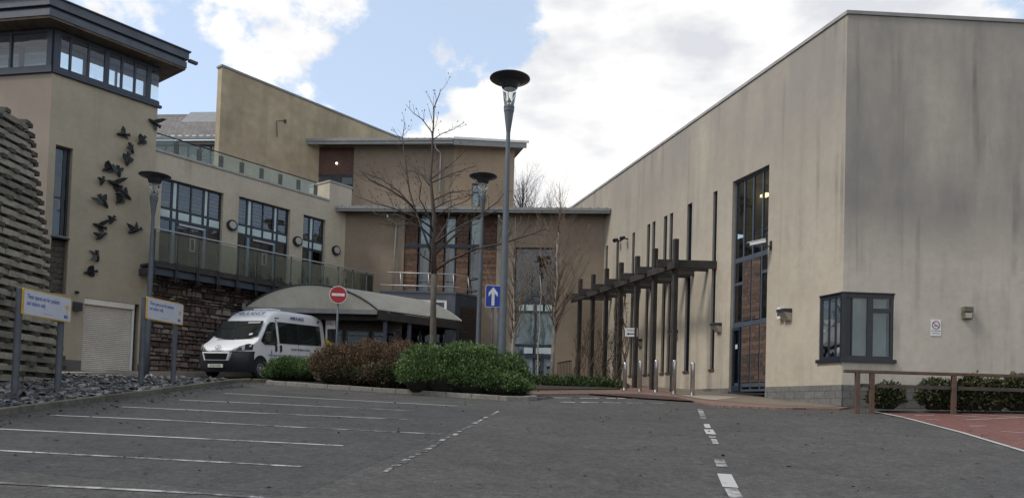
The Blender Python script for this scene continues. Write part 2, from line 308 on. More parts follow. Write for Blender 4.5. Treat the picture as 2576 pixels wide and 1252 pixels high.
# ------------------------------------------------------------------ mesh helpers
class MB:
    def __init__(s): s.v = []; s.f = []; s.m = []
    def add(s, vs, fs, mi=0):
        b = len(s.v); s.v += [tuple(p) for p in vs]; s.f += [tuple(b + i for i in f) for f in fs]; s.m += [mi] * len(fs); return s
    def box(s, x0, x1, y0, y1, z0, z1, mi=0, M=None):
        vs = [Vector((x, y, z)) for z in (z0, z1) for y in (y0, y1) for x in (x0, x1)]
        if M is not None: vs = [M @ p for p in vs]
        return s.add(vs, [(0, 2, 3, 1), (4, 5, 7, 6), (0, 1, 5, 4), (2, 6, 7, 3), (0, 4, 6, 2), (1, 3, 7, 5)], mi)
    def quad(s, a, b, c, d, mi=0): return s.add([a, b, c, d], [(0, 1, 2, 3)], mi)
    def prism(s, poly, z0, z1, mi=0):
        """horizontal polygon extruded in z (z0/z1 numbers or per-vertex lists)"""
        n = len(poly); Z0 = z0 if isinstance(z0, (list, tuple)) else [z0] * n; Z1 = z1 if isinstance(z1, (list, tuple)) else [z1] * n
        vs = [(p[0], p[1], Z0[i]) for i, p in enumerate(poly)] + [(p[0], p[1], Z1[i]) for i, p in enumerate(poly)]
        return s.add(vs, [tuple(range(n))[::-1], tuple(range(n, 2 * n))] + [(i, (i + 1) % n, n + (i + 1) % n, n + i) for i in range(n)], mi)
    def xprism(s, poly, y0, y1, mi=0):
        """polygon in the x-z plane extruded in y"""
        n = len(poly); vs = [(p[0], y0, p[1]) for p in poly] + [(p[0], y1, p[1]) for p in poly]
        return s.add(vs, [tuple(range(n)), tuple(range(n, 2 * n))[::-1]] + [(i, n + i, n + (i + 1) % n, (i + 1) % n) for i in range(n)], mi)
    def beam(s, a, b, wd, hd, mi=0):
        a = Vector(a); b = Vector(b); d = (b - a).normalized(); side = d.cross(Vector((0, 0, 1)))
        if side.length < 1e-4: side = Vector((1, 0, 0))
        side.normalize(); up = side.cross(d).normalized()
        vs = [p + side * (i * wd / 2) + up * (j * hd / 2) for p in (a, b) for (i, j) in ((-1, -1), (1, -1), (1, 1), (-1, 1))]
        return s.add(vs, [(0, 3, 2, 1), (4, 5, 6, 7), (0, 1, 5, 4), (1, 2, 6, 5), (2, 3, 7, 6), (3, 0, 4, 7)], mi)
    def tube(s, pts, rad, n=8, mi=0, cap=True):
        pts = [Vector(p) for p in pts]; k = len(pts); rad = rad if isinstance(rad, (list, tuple)) else [rad] * k
        vs = []; ref = Vector((0, 0, 1)) if abs((pts[-1] - pts[0]).normalized().z) < .9 else Vector((1, 0, 0))
        for i, p in enumerate(pts):
            d = (pts[min(i + 1, k - 1)] - pts[max(i - 1, 0)]).normalized(); a = d.cross(ref).normalized(); b = d.cross(a)
            for j in range(n):
                t = 2 * math.pi * j / n; vs.append(p + (a * math.cos(t) + b * math.sin(t)) * rad[i])
        fs = [(i * n + j, i * n + (j + 1) % n, (i + 1) * n + (j + 1) % n, (i + 1) * n + j) for i in range(k - 1) for j in range(n)]
        if cap: fs += [tuple(range(n))[::-1], tuple((k - 1) * n + j for j in range(n))]
        return s.add(vs, fs, mi)
    def lathe(s, prof, n=24, mi=0, c=(0, 0, 0)):
        vs = [(c[0] + r * math.cos(2 * math.pi * j / n), c[1] + r * math.sin(2 * math.pi * j / n), c[2] + z) for r, z in prof for j in range(n)]
        fs = [(i * n + j, i * n + (j + 1) % n, (i + 1) * n + (j + 1) % n, (i + 1) * n + j) for i in range(len(prof) - 1) for j in range(n)]
        return s.add(vs, fs, mi)
    def disc(s, c, r, th, n=28, mi=0, r2=None):
        """disc facing -y (or a ring when r2 is given) with thickness th"""
        o = [(c[0] + r * math.cos(2 * math.pi * j / n), c[2] + r * math.sin(2 * math.pi * j / n)) for j in range(n)]
        if r2 is None: return s.xprism(o, c[1] - th, c[1], mi)
        q = [(c[0] + r2 * math.cos(2 * math.pi * j / n), c[2] + r2 * math.sin(2 * math.pi * j / n)) for j in range(n)]
        vs = [(p[0], c[1] - th, p[1]) for p in o] + [(p[0], c[1] - th, p[1]) for p in q] + [(p[0], c[1], p[1]) for p in o] + [(p[0], c[1], p[1]) for p in q]
        fs = []
        for j in range(n):
            k = (j + 1) % n; fs += [(j, k, n + k, n + j), (j, 2 * n + j, 2 * n + k, k), (n + j, n + k, 3 * n + k, 3 * n + j)]
        return s.add(vs, fs, mi)
    def wall(s, x0, x1, z0, z1a, z1b, ops=(), y=0.0, rev=.22, th=.3, mi=0):
        """front skin from x0 to x1 with rectangular openings and reveals; top runs from z1a to z1b"""
        top = lambda x: z1a + (z1b - z1a) * (x - x0) / (x1 - x0)
        xs = sorted(set([x0, x1] + [min(max(v, x0), x1) for o in ops for v in (o[0], o[1])]))
        for a, b in zip(xs[:-1], xs[1:]):
            if b - a < 1e-5: continue
            zs = sorted([(max(o[2], z0), o[3]) for o in ops if o[0] < (a + b) / 2 < o[1]])
            cur = z0
            for (c, d) in zs:
                if c > cur + 1e-5: s.quad((a, y, cur), (b, y, cur), (b, y, c), (a, y, c), mi)
                cur = max(cur, d)
            s.quad((a, y, cur), (b, y, cur), (b, y, top(b)), (a, y, top(a)), mi)
        for o in ops:
            a, b, c, d = o[:4]; skip = o[4] if len(o) > 4 else ''
            if 'l' not in skip: s.quad((a, y, c), (a, y, d), (a, y + rev, d), (a, y + rev, c), mi)
            if 'r' not in skip: s.quad((b, y, d), (b, y, c), (b, y + rev, c), (b, y + rev, d), mi)
            s.quad((a, y, d), (b, y, d), (b, y + rev, d), (a, y + rev, d), mi)
            if 'b' not in skip: s.quad((b, y, c), (a, y, c), (a, y + rev, c), (b, y + rev, c), mi)
        return s
    def build(s, name, m, parent=None, loc=(0, 0, 0), rotz=0, smooth=False, bevel=0, fixn=True):
        me = bpy.data.meshes.new(name); me.from_pydata(s.v, [], s.f)
        for x in (m if isinstance(m, (list, tuple)) else [m]): me.materials.append(x)
        me.polygons.foreach_set('material_index', s.m)
        if smooth: me.polygons.foreach_set('use_smooth', [True] * len(s.f))
        me.update()
        if fixn and len(s.f) < 6000:
            b = bmesh.new(); b.from_mesh(me); bmesh.ops.recalc_face_normals(b, faces=b.faces); b.to_mesh(me); b.free()
        o = bpy.data.objects.new(name, me); col.objects.link(o)
        if parent is not None: o.parent = parent
        o.location = loc; o.rotation_euler = (0, 0, rotz)
        if bevel:
            md = o.modifiers.new('bevel', 'BEVEL'); md.width = bevel; md.segments = 2; md.limit_method = 'ANGLE'; md.angle_limit = R(40)
        return o
def tag(o, label=None, cat=None, group=None, kind=None):
    if label: o['label'] = label
    if cat: o['category'] = cat
    if group: o['group'] = group
    if kind: o['kind'] = kind
    return o
def thing(name, label, cat, loc=(0, 0, 0), rotz=0, group=None):
    o = bpy.data.objects.new(name, None); o.empty_display_size = .3; col.objects.link(o); o.location = loc; o.rotation_euler = (0, 0, rotz)
    return tag(o, label, cat, group)
def copy_tree(o, parent=None):
    c = o.copy(); col.objects.link(c)
    if parent is not None: c.parent = parent
    for ch in [k for k in KIDS.get(o.name, [])]: copy_tree(ch, c)
    return c
KIDS = {}
def reg(root):
    for o in bpy.data.objects:
        if o.parent is not None:
            KIDS.setdefault(o.parent.name, [])
            if o not in KIDS[o.parent.name]: KIDS[o.parent.name].append(o)
def struct(name, mb, m, **k): return tag(mb.build(name, m, **k), kind='structure')
def text(name, body, size, m, parent, loc, rot=(R(90), 0, 0), ext=.002, sx=1.0, align='CENTER', shear=0):
    c = bpy.data.curves.new(name, 'FONT'); c.body = body; c.size = size; c.extrude = ext; c.align_x = align; c.align_y = 'CENTER'; c.shear = shear
    t = bpy.data.objects.new(name, c); col.objects.link(t)
    dg = bpy.context.evaluated_depsgraph_get(); me = bpy.data.meshes.new_from_object(t.evaluated_get(dg)); me.name = name
    bpy.data.objects.remove(t); bpy.data.curves.remove(c)
    o = bpy.data.objects.new(name, me); col.objects.link(o); me.materials.clear(); me.materials.append(m)
    o.parent = parent; o.location = loc; o.rotation_euler = rot; o.scale = (sx, 1, 1); return o
def drape(name, poly, h, m, th=0.0, sx=2.0, sy=1.0):
    """polygon laid on the ground surface at height h above it; th > 0 gives it vertical edges"""
    b = bmesh.new(); f = b.faces.new([b.verts.new((p[0], p[1], 0)) for p in poly]); bmesh.ops.triangulate(b, faces=[f])
    xs = [p[0] for p in poly]; ys = [p[1] for p in poly]
    for k in range(int(min(ys) / sy) - 1, int(max(ys) / sy) + 2):
        bmesh.ops.bisect_plane(b, geom=b.verts[:] + b.edges[:] + b.faces[:], plane_co=(0, k * sy, 0), plane_no=(0, 1, 0))
    for k in range(int(min(xs) / sx) - 1, int(max(xs) / sx) + 2):
        bmesh.ops.bisect_plane(b, geom=b.verts[:] + b.edges[:] + b.faces[:], plane_co=(k * sx, 0, 0), plane_no=(1, 0, 0))
    for v in b.verts: v.co.z = g(v.co.x, v.co.y) + h
    if th:
        r = bmesh.ops.extrude_face_region(b, geom=b.faces[:])
        for v in [q for q in r['geom'] if isinstance(q, bmesh.types.BMVert)]: v.co.z -= th
    bmesh.ops.recalc_face_normals(b, faces=b.faces)
    if not th:
        for f in b.faces:
            if f.normal.z < 0: f.normal_flip()
    me = bpy.data.meshes.new(name); b.to_mesh(me); b.free(); me.materials.append(m)
    o = bpy.data.objects.new(name, me); col.objects.link(o); return o
def strip(p, q, wd):
    d = (Vector(q[:2]) - Vector(p[:2])).normalized(); n = Vector((-d.y, d.x)) * wd / 2
    return [Vector(p[:2]) + n, Vector(p[:2]) - n, Vector(q[:2]) - n, Vector(q[:2]) + n]
# ------------------------------------------------------------------ reference planes
AZ = 38.0
pT = at(300, 900, 28.8)
T = Fr(pT.x, pT.y, AZ)
cT = T.x(121, 400); T = Fr(*(T.w(cT, 0, 0).xy), AZ)             # origin = left corner of the tower front
TW = T.x(390, 420)                                             # tower front width
W = Fr(*(T.w(TW, .12, 0).xy), AZ)                              # wing facade starts at the tower corner, slightly set back
WL = W.x(868, 600); WR = W.x(885, 480)
pB = W.w(WL, 0, 0); B = Fr(pB.x, pB.y, 94.5)
pC = at(2123, 600, 20.8); Lp = Fr(pC.x, pC.y, 162.8)           # long facade, x negative along it away from the camera, 0 at the corner
Fp = Fr(pC.x, pC.y, 87.8)
def gw(fr, x, y=0): p = fr.w(x, y, 0); return g(p.x, p.y)

# ------------------------------------------------------------------ ground
mb = MB(); xs = list(np.arange(-60, 70, 2.0)); ys = list(np.arange(-14, 60, 1.0))
X = [-900] + xs + [900]; Y = [-900] + ys + [900]
vs = [(x, y, g(x, y) if abs(x) < 100 and abs(y) < 100 else (g(max(-60, min(70, x)), max(-14, min(60, y))))) for y in Y for x in X]; nx = len(X)
mb.add(vs, [(j * nx + i, j * nx + i + 1, (j + 1) * nx + i + 1, (j + 1) * nx + i) for j in range(len(Y) - 1) for i in range(nx - 1)])
struct('car_park_ground', mb, M_asph, fixn=False)
def gxy(u, v): p = gp(u, v); return (p.x, p.y)
kx = -9.45
tag(drape('gravel_bed', [(kx, 4), (kx, 26.3), (-11.2, 27.3), (-15.5, 26.2), (-20, 25), (-20, 4)], .05, M_gravel), kind='structure')
# kerb along the bays and round the planted island
def kerbline(name, pts, m, wd=.15, h=.13, seg=.9):
    mbk = MB()
    for a, b in zip(pts[:-1], pts[1:]):
        a = Vector(a); b = Vector(b); Ln = (b - a).length; n = max(1, round(Ln / seg)); d = (b - a) / n; nn = Vector((-d.y, d.x)).normalized() * wd
        for i in range(n):
            p = a + d * i + d * .006; q = a + d * (i + 1) - d * .006; P4 = [p, q, q + nn, p + nn]
            mbk.prism([(k.x, k.y) for k in P4], [g(k.x, k.y) - .1 for k in P4], [g(k.x, k.y) + h + random.uniform(-.006, .006) for k in P4])
    return struct(name, mbk, m, bevel=.015)
random.seed(4)
kerbline('kerb_beside_gravel', [(kx, 3), (kx, 25.9), (-9.1, 26.45), (-8.5, 26.6)], M_kerb)
A0 = Vector(gxy(668, 966)); A1 = Vector(gxy(1255, 1006)); 
tip = [Vector((-.15, 21.25)), Vector((.45, 21.45)), Vector((.75, 21.95)), Vector((.7, 22.6)), Vector((.2, 23.3))]
isl = [Vector((-8.5, 26.6)), A0, A1] + tip + [Vector((-1.5, 25.3)), Vector((-6.6, 29.2)), Vector((-7.6, 28.6))]
kerbline('kerb_of_island', [tuple(p) for p in isl] + [tuple(isl[0])], M_kerbg)
tag(drape('planted_island_soil', [tuple(p) for p in isl], .11, M_soil, th=.0), kind='structure')
# path along the tower foot and the paved forecourt in front of the long wall
tag(drape('tower_footpath', [tuple(T.w(-1.0, -1.3, 0).xy), tuple(T.w(TW + 5.0, -1.3, 0).xy), tuple(W.w(WL, .1, 0).xy), tuple(T.w(-1.0, .4, 0).xy)], .16, M_pave, th=.3), kind='structure')
edge = [gxy(1343, 994), gxy(1480, 993), gxy(1600, 993), gxy(1700, 1001), gxy(1745, 1012), gxy(1790, 1022), gxy(1950, 1029), gxy(2112, 1031)]
back = [tuple(Lp.w(.05, .3, 0).xy), tuple(Lp.w(-17.4, .3, 0).xy), tuple(B.w(9, .3, 0).xy), tuple(B.w(7.2, -.4, 0).xy)]
tag(drape('forecourt_paving', edge + back, .05, M_pink, th=.2), kind='structure')
pv = [gxy(1745, 1006), gxy(1950, 1024.5), gxy(2085, 1029), tuple(Lp.w(-.1, .1, 0).xy), tuple(Lp.w(-9, .1, 0).xy), tuple(Lp.w(-9, -1.2, 0).xy)]
tag(drape('brown_path_to_side_door', pv, .058, M_brownpave), kind='structure')
tag(drape('pale_path_slabs', [gxy(1712, 998), gxy(1762, 996), gxy(1860, 1003), gxy(1800, 1010), gxy(1772, 1008)], .064, M_pave), kind='structure')
tag(drape('planting_bed', [gxy(1330, 985), gxy(1560, 983), tuple(Lp.w(-15, -2.6, 0).xy), tuple(B.w(8.0, -1.2, 0).xy)], .09, M_soil, th=.1), kind='structure')
rp = [gxy(2190, 1031.5), gxy(2350, 1066), gxy(2576, 1134), (13.0, 12.0), (17, 12), (17, 19.6), (9.4, 19.6)]
tag(drape('red_block_bay', rp, .006, M_redblk), kind='structure')
tag(drape('worn_asphalt_patch', [gxy(745, 1249), gxy(1252, 1034), gxy(900, 1004), gxy(668, 980), (kx + .05, 25.5), (kx + .05, 9), (-7, 9)], .002, M_asph2), kind='structure')
# painted lines, worn
mw = bpy.data.materials.new('worn_road_paint'); mw.use_nodes = True; t_ = mw.node_tree; b_ = t_.nodes['Principled BSDF']; b_.inputs['Roughness'].default_value = .8
ng = t_.nodes.new('ShaderNodeNewGeometry'); n1 = t_.nodes.new('ShaderNodeTexNoise'); n1.inputs['Scale'].default_value = 1.6; n1.inputs['Detail'].default_value = 10; n1.inputs['Roughness'].default_value = .75
t_.links.new(ng.outputs['Position'], n1.inputs['Vector']); r1 = t_.nodes.new('ShaderNodeMapRange'); r1.inputs[1].default_value = .42; r1.inputs[2].default_value = .57
t_.links.new(n1.outputs['Fac'], r1.inputs[0]); mx_ = t_.nodes.new('ShaderNodeMix'); mx_.data_type = 'RGBA'; mx_.inputs[6].default_value = (.062, .061, .06, 1); mx_.inputs[7].default_value = (.36, .36, .345, 1)
t_.links.new(r1.outputs[0], mx_.inputs[0]); t_.links.new(mx_.outputs[2], b_.inputs['Base Color'])
mw2 = mw.copy(); mw2.name = 'fresher_road_paint'; [setattr(n.inputs[1], 'default_value', .30) or setattr(n.inputs[2], 'default_value', .46) for n in mw2.node_tree.nodes if n.bl_idname == 'ShaderNodeMapRange']
mw3 = mw.copy(); mw3.name = 'nearly_gone_road_paint'; [setattr(n.inputs[1], 'default_value', .50) or setattr(n.inputs[2], 'default_value', .60) for n in mw3.node_tree.nodes if n.bl_idname == 'ShaderNodeMapRange']
def join(name, objs, kind='structure'):
    """merge several draped strips into one marking object"""
    base = objs[0]; b = bmesh.new(); mats = []
    for o in objs:
        k = len(b.faces); b.from_mesh(o.data)
        mm = o.data.materials[0]
        if mm not in mats: mats.append(mm)
        b.faces.ensure_lookup_table()
        for f in b.faces[k:]: f.material_index = mats.index(mm)
    me = bpy.data.meshes.new(name); b.to_mesh(me); b.free(); [me.materials.append(x) for x in mats]
    for o in objs: bpy.data.objects.remove(o)
    r = bpy.data.objects.new(name, me); col.objects.link(r); r['kind'] = kind; return r
LN = [((565, 989), (1150, 1021), 1), ((450, 1005.5), (655, 1014.5), 1), ((655, 1014.5), (1040, 1033), 0), ((306, 1023), (590, 1036), 1), ((590, 1036), (1025, 1055), 0), ((127, 1044), (430, 1057), 1), ((430, 1057), (720, 1073), 0), ((720, 1073), (1110, 1092), 2),
      ((-60, 1076), (480, 1102), 1), ((480, 1102), (863, 1121), 0), ((-60, 1130), (580, 1164), 0), ((580, 1164), (760, 1174), 2), ((-60, 1212), (525, 1242), 0), ((525, 1242), (700, 1256), 2)]
o_ = [drape('line', strip(gp(*a), gp(*b), .085), .008, (mw, mw2, mw3)[k]) for a, b, k in LN]
join('bay_lines', o_)
o_ = []
rq = random.Random(2)
for k in range(22):
    f0 = k / 22; a = Vector((1252, 1034)).lerp(Vector((960, 1190)), f0); b = Vector((1252, 1034)).lerp(Vector((960, 1190)), f0 + rq.uniform(.015, .04)); j_ = rq.uniform(-2.5, 2.5) * (.4 + f0)
    o_.append(drape('line', strip(gp(a.x + j_ * 2, a.y), gp(b.x + j_ * 2, b.y), rq.uniform(.05, .11)), .008, mw if k < 11 else mw3))
for a, b, wd in (((1761, 1029), (1770, 1052), .13), ((1777, 1066), (1781, 1076), .12), ((1782, 1080), (1789, 1092), .18), ((1790, 1096), (1794, 1101), .13), ((1795, 1104), (1801, 1116), .10), ((1808, 1154), (1817, 1174), .15), ((1822, 1192), (1838, 1226), .18), ((1838, 1228), (1855, 1256), .15)):
    o_.append(drape('line', strip(gp(*a), gp(*b), wd), .008, mw2 if wd > .17 else mw))
for y, x0, x1, n in ((999.5, 1325, 1725, 6), (1011, 1405, 1690, 5)):
    for k in range(n):
        xa = x0 + (x1 - x0) * k / n; xb = xa + (x1 - x0) / n * .72
        o_.append(drape('line', strip(gp(xa, y + k * .6), gp(xb, y + k * .6 + .3), .22), .008, mw2 if y < 1005 else mw))
join('road_centre_and_give_way_dashes', o_)
o_ = [drape('line', strip(gp(2184, 1032), gp(2270, 1049), .10), .012, mw2), drape('line', strip(gp(2270, 1049), gp(2420, 1088), .09), .012, mw2), drape('line', strip(gp(2420, 1088), gp(2590, 1139), .09), .012, mw2)]
for a, b in (((2400, 1045), (2485, 1050)), ((2350, 1036), (2560, 1049)), ((2430, 1056), (2590, 1049)), ((2300, 1045), (2350, 1044)), ((2440, 1072), (2480, 1071)), ((2500, 1040), (2590, 1044)), ((2330, 1054), (2365, 1056)), ((2520, 1085), (2590, 1090))):
    o_.append(drape('line', strip(gp(*a), gp(*b), .06), .012, mw2))
join('red_bay_markings', o_)
# slate chippings: one heap of loose stones
rs = np.random.RandomState(3); mb = MB()
for i in range(5200):
    yy = 12 + 15.0 * rs.rand() ** .8; xx = rs.uniform(-15.4, kx - .2)
    if xx < -13.9 and yy < 24: continue
    if yy > 26.2 - .0 * xx: continue
    s_ = rs.uniform(.05, .15); a, b, c = s_, s_ * rs.uniform(.45, .9), s_ * rs.uniform(.12, .3)
    Mx = Matrix.Translation((xx, yy, g(xx, yy) + .05 + rs.rand() * .06)) @ Matrix.Rotation(rs.uniform(0, 6.3), 4, 'Z') @ Matrix.Rotation(rs.normal(0, .45), 4, 'X') @ Matrix.Rotation(rs.normal(0, .45), 4, 'Y')
    P = [(-a * rs.uniform(.6, 1), -b, -c), (a, -b * rs.uniform(.3, 1), -c), (a * rs.uniform(.5, 1), b, -c), (-a, b * rs.uniform(.4, 1), -c), (-a * .7, -b * .8, c), (a * .8, -b * .6, c), (a * .6, b * .8, c), (-a * .8, b * .6, c)]
    mb.add([Mx @ Vector(p) for p in P], [(4, 5, 6, 7), (0, 1, 5, 4), (1, 2, 6, 5), (2, 3, 7, 6), (3, 0, 4, 7)])
tag(mb.build('slate_chippings', M_chips, fixn=False), kind='stuff')

# ------------------------------------------------------------------ tower
zb = gw(T, 1.5) ; zbT = zb + .12
tow = thing('tower', 'beige corner tower with glazed lantern top and dark overhanging roof', 'tower', (T.o.x, T.o.y, 0), T.rot)
ztop = T.z(385, 262); zsill = T.z(250, 217); zhead = T.z(250, 117)
ztop = zsill
# side face of the tower: turned 116 degrees
aS = R(-79); dS = Vector((math.sin(aS), math.cos(aS), 0)); dl = (dS.dot(T.d), -dS.dot(T.n))      # local direction of the left face
SW = 5.2; c0 = (0, 0); c1 = (dl[0] * SW, dl[1] * SW); TD = 4.6
c2 = (TW, TD); c3 = (c1[0] * .2 , TD)
c1 = (dl[0] * SW, dl[1] * SW)
foot = [c0, (TW, 0), (TW, TD), (c1[0], TD + 1.0), c1]
wx0, wz1 = T.sz(141, 363); wx1 = T.x(184, 373); wz0 = T.z(152, 593); lz0 = T.z(146, 738)
sx0 = T.x(212, 760); sx1 = T.x(351, 763); shz1 = T.z(281, 757); 
mb = MB(); mb.wall(0, TW, zbT, ztop, ztop, [(wx0, wx1, wz0, wz1), (wx0, wx1, lz0, wz0 - .10), (sx0, sx1, zbT, shz1, 'b')], rev=.32)
mb.build('wall', M_cream_tower, tow)
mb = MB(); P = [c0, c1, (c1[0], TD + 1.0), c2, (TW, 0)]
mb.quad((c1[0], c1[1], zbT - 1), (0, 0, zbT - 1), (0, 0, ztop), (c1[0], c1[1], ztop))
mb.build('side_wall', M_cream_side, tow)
mb = MB(); mb.quad((TW, 0, zbT - 1), (TW, TD, zbT - 1), (TW, TD, ztop), (TW, 0, ztop)); mb.quad((TW, TD, zbT), (c1[0], TD + 1, zbT), (c1[0], TD + 1, ztop), (TW, TD, ztop)); mb.quad((c1[0], TD + 1, zbT), (c1[0], c1[1], zbT), (c1[0], c1[1], ztop), (c1[0], TD + 1, ztop))
mb.build('rear_wall', M_cream_tower, tow)
for a_, b_x in ((.0, sx0 - .02), (sx1 + .02, TW)): mb = MB(); mb.box(a_, b_x, -.025, .0, zb, zbT + .42); mb.build('plinth', mat('grey_render_plinth', (.11, .105, .10), .9, noise=[(3, .2)]), tow)
mb = MB(); mb.box(wx0, wx1, .32, .36, lz0, wz0 - .1); mb.build('weathered_board_panel', M_greyb, tow)
mb = MB(); mb.box(wx0 - .02, wx1 + .02, -.04, .3, wz0 - .10, wz0 - .03); mb.build('window_sill', M_frame, tow)
# slot window
def window(parent, x0, x1, z0, z1, y, vbars=(), hbars=(), fw=.06, bar=.05, fm=None, gm=None, name='window', dep=.07, barsz=None):
    mbf = MB(); mbf.box(x0, x0 + fw, y, y + dep, z0, z1); mbf.box(x1 - fw, x1, y, y + dep, z0, z1); mbf.box(x0 + fw, x1 - fw, y, y + dep, z0, z0 + fw); mbf.box(x0 + fw, x1 - fw, y, y + dep, z1 - fw, z1)
    for v in vbars:
        if isinstance(v, tuple): mbf.box(v[0] - v[1] / 2, v[0] + v[1] / 2, y + .004, y + dep - .004, v[2] if len(v) > 2 else z0 + fw, v[3] if len(v) > 2 else z1 - fw)
        else: mbf.box(v - bar / 2, v + bar / 2, y + .004, y + dep - .004, z0 + fw, z1 - fw)
    for h in hbars:
        if isinstance(h, tuple): mbf.box(h[2] if len(h) > 2 else x0 + fw, h[3] if len(h) > 2 else x1 - fw, y + .008, y + dep - .008, h[0] - h[1] / 2, h[0] + h[1] / 2)
        else: mbf.box(x0 + fw, x1 - fw, y + .008, y + dep - .008, h - bar / 2, h + bar / 2)
    f = mbf.build(name, fm or M_frame, parent)
    mbg = MB(); mbg.quad((x0 + fw, y + dep * .5, z0 + fw), (x1 - fw, y + dep * .5, z0 + fw), (x1 - fw, y + dep * .5, z1 - fw), (x0 + fw, y + dep * .5, z1 - fw)); mbg.build('pane', gm or M_glass, f, fixn=False)
    return f
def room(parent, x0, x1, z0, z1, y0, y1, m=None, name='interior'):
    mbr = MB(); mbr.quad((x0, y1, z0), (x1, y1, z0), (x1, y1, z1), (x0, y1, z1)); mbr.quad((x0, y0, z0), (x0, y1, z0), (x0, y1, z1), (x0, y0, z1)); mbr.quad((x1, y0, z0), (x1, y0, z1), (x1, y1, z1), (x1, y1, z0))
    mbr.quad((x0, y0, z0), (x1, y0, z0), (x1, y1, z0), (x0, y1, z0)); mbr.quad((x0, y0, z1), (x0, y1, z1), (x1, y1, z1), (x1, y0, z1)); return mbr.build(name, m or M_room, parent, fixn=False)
zt = T.z(152, 494)
window(tow, wx0, wx1, wz0, wz1, .24, [(wx0 + (wx1 - wx0) * .70, .10)], [zt], gm=M_glass)
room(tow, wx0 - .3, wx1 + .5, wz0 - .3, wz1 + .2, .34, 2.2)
# roller shutter: box, guide and slats set back in the opening
sh = MB(); sx = sx0 + (sx1 - sx0) * .89
n = 34; zz0 = zbT + .05; zz1 = shz1 - .22
for k in range(n):
    a = zz0 + (zz1 - zz0) * k / n; b = zz0 + (zz1 - zz0) * (k + 1) / n; sh.xprism  # slat as a shallow bulge
    sh.add([(sx0 + .02, .17, a + .004), (sx, .17, a + .004), (sx, .135, (a + b) / 2), (sx0 + .02, .135, (a + b) / 2), (sx, .17, b - .002), (sx0 + .02, .17, b - .002)], [(0, 1, 2, 3), (3, 2, 4, 5)])
shu = sh.build('roller_shutter', M_shutter, tow, fixn=False)
mb = MB(); mb.box(sx0, sx + .06, .02, .20, shz1 - .22, shz1 - .01); mb.build('shutter_box', M_shutter, shu, bevel=.01)
mb = MB(); mb.box(sx + .005, sx + .075, .08, .2, zz0, zz1 - .003); mb.build('guide_rail', M_whitep, shu)
mb = MB(); mb.box(sx0, sx1, .30, .34, zbT, shz1); mb.build('recess_back', M_room, tow)
# lantern: frame band, posts, panes on every side, ceiling, roof
lan = MB()
fs_, fh_ = zsill, zhead
def bandside(p, q, posts, thick=.12):
    """frame rails + posts between plan points p and q"""
    p = Vector((*p, 0)); q = Vector((*q, 0)); d = q - p
    lan.beam(p + Vector((0, 0, fs_ + .08)), q + Vector((0, 0, fs_ + .08)), thick, .20)
    lan.beam(p + Vector((0, 0, fh_ - .04)), q + Vector((0, 0, fh_ - .04)), thick, .10)
    for f, wd in posts:
        a = p + d * f; dd = d.normalized() * wd / 2; nn = Vector((-dd.y, dd.x, 0)).normalized() * thick / 2.2
        lan.prism([tuple((a - dd - nn).xy), tuple((a + dd - nn).xy), tuple((a + dd + nn).xy), tuple((a - dd + nn).xy)], fs_ + .1, fh_)
fx = lambda u, v: T.x(u, v) / TW
LD = 1.15; inn = Vector((dl[1], -dl[0])) * .85; KP = (c0[0] + inn.x + dl[0] * ((LD - inn.y) / dl[1]), LD); e1_ = (c1[0] + inn.x, c1[1] + inn.y)
lfoot = [c0, (TW, 0), (TW, LD), KP, e1_, c1]
bandside(c0, (TW, 0), [(.03, .22), (fx(177, 140), .07), (fx(222, 160), .07), (fx(268, 170), .17), (fx(306, 180), .07), (fx(339, 190), .07), (fx(374, 200), .16)])
bandside(c1, c0, [(.02, .1), (.34, .08), (.66, .08), (.975, .20)])
bandside((TW, 0), (TW, LD), [(.98, .1)])
bandside((TW, LD), KP, [(.33, .06), (.66, .16), (.99, .14)])
bandside(KP, e1_, [(.3, .14), (.65, .08)])
bandside(e1_, c1, [(.5, .08)])
lo = lan.build('lantern_frame', M_slate, tow)
mb = MB()
for i in range(6):
    p, q = lfoot[i], lfoot[(i + 1) % 6]
    mb.quad((*p, fs_ + .15), (*q, fs_ + .15), (*q, fh_ - .08), (*p, fh_ - .08))
mb.build('lantern_glass', M_glassc, lo, fixn=False)
# inner face of the parapet and the sill trim
mb = MB(); mb.beam((-.02, -.03, fs_ - .03), (TW + .12, -.03, fs_ - .03), .14, .10); mb.beam((c1[0], c1[1] - .03, fs_ - .03), (0, -.03, fs_ - .03), .14, .10); mb.build('sill_trim', M_slate, tow)
mb = MB(); mb.prism(foot, zsill - .12, zsill - .06); mb.build('flat_roof', M_coping, tow)
# roof: soffit polygon with overhang, stepped fascia
def offs(poly, d):
    out = []; n = len(poly)
    for i in range(n):
        p0, p1, p2 = Vector(poly[i - 1]), Vector(poly[i]), Vector(poly[(i + 1) % n]); e1 = (p1 - p0).normalized(); e2 = (p2 - p1).normalized()
        n1 = Vector((e1.y, -e1.x)); n2 = Vector((e2.y, -e2.x)); m_ = (n1 + n2) / (1 + n1.dot(n2)); out.append(tuple(p1 + m_ * d))
    return out
eo = offs(lfoot, .70); zs = fh_ + .02
mb = MB(); mb.prism(eo, zs + .02, zs + .10); mb.build('soffit', M_soffit, tow)
mb = MB(); mb.prism(lfoot, zs - .03, zs + .015); mb.build('lantern_ceiling', M_roomc, tow)
mb = MB(); mb.prism(offs(lfoot, .73), zs + .103, zs + .34); mb.build('lower_fascia', M_slate_l, tow)
mb = MB(); mb.prism(offs(lfoot, .66), zs + .343, zs + .44); mb.build('fascia_recess', M_slate, tow)
mb = MB(); mb.prism(offs(lfoot, .78), zs + .443, zs + .74); mb.build('upper_fascia', M_slate_l, tow)
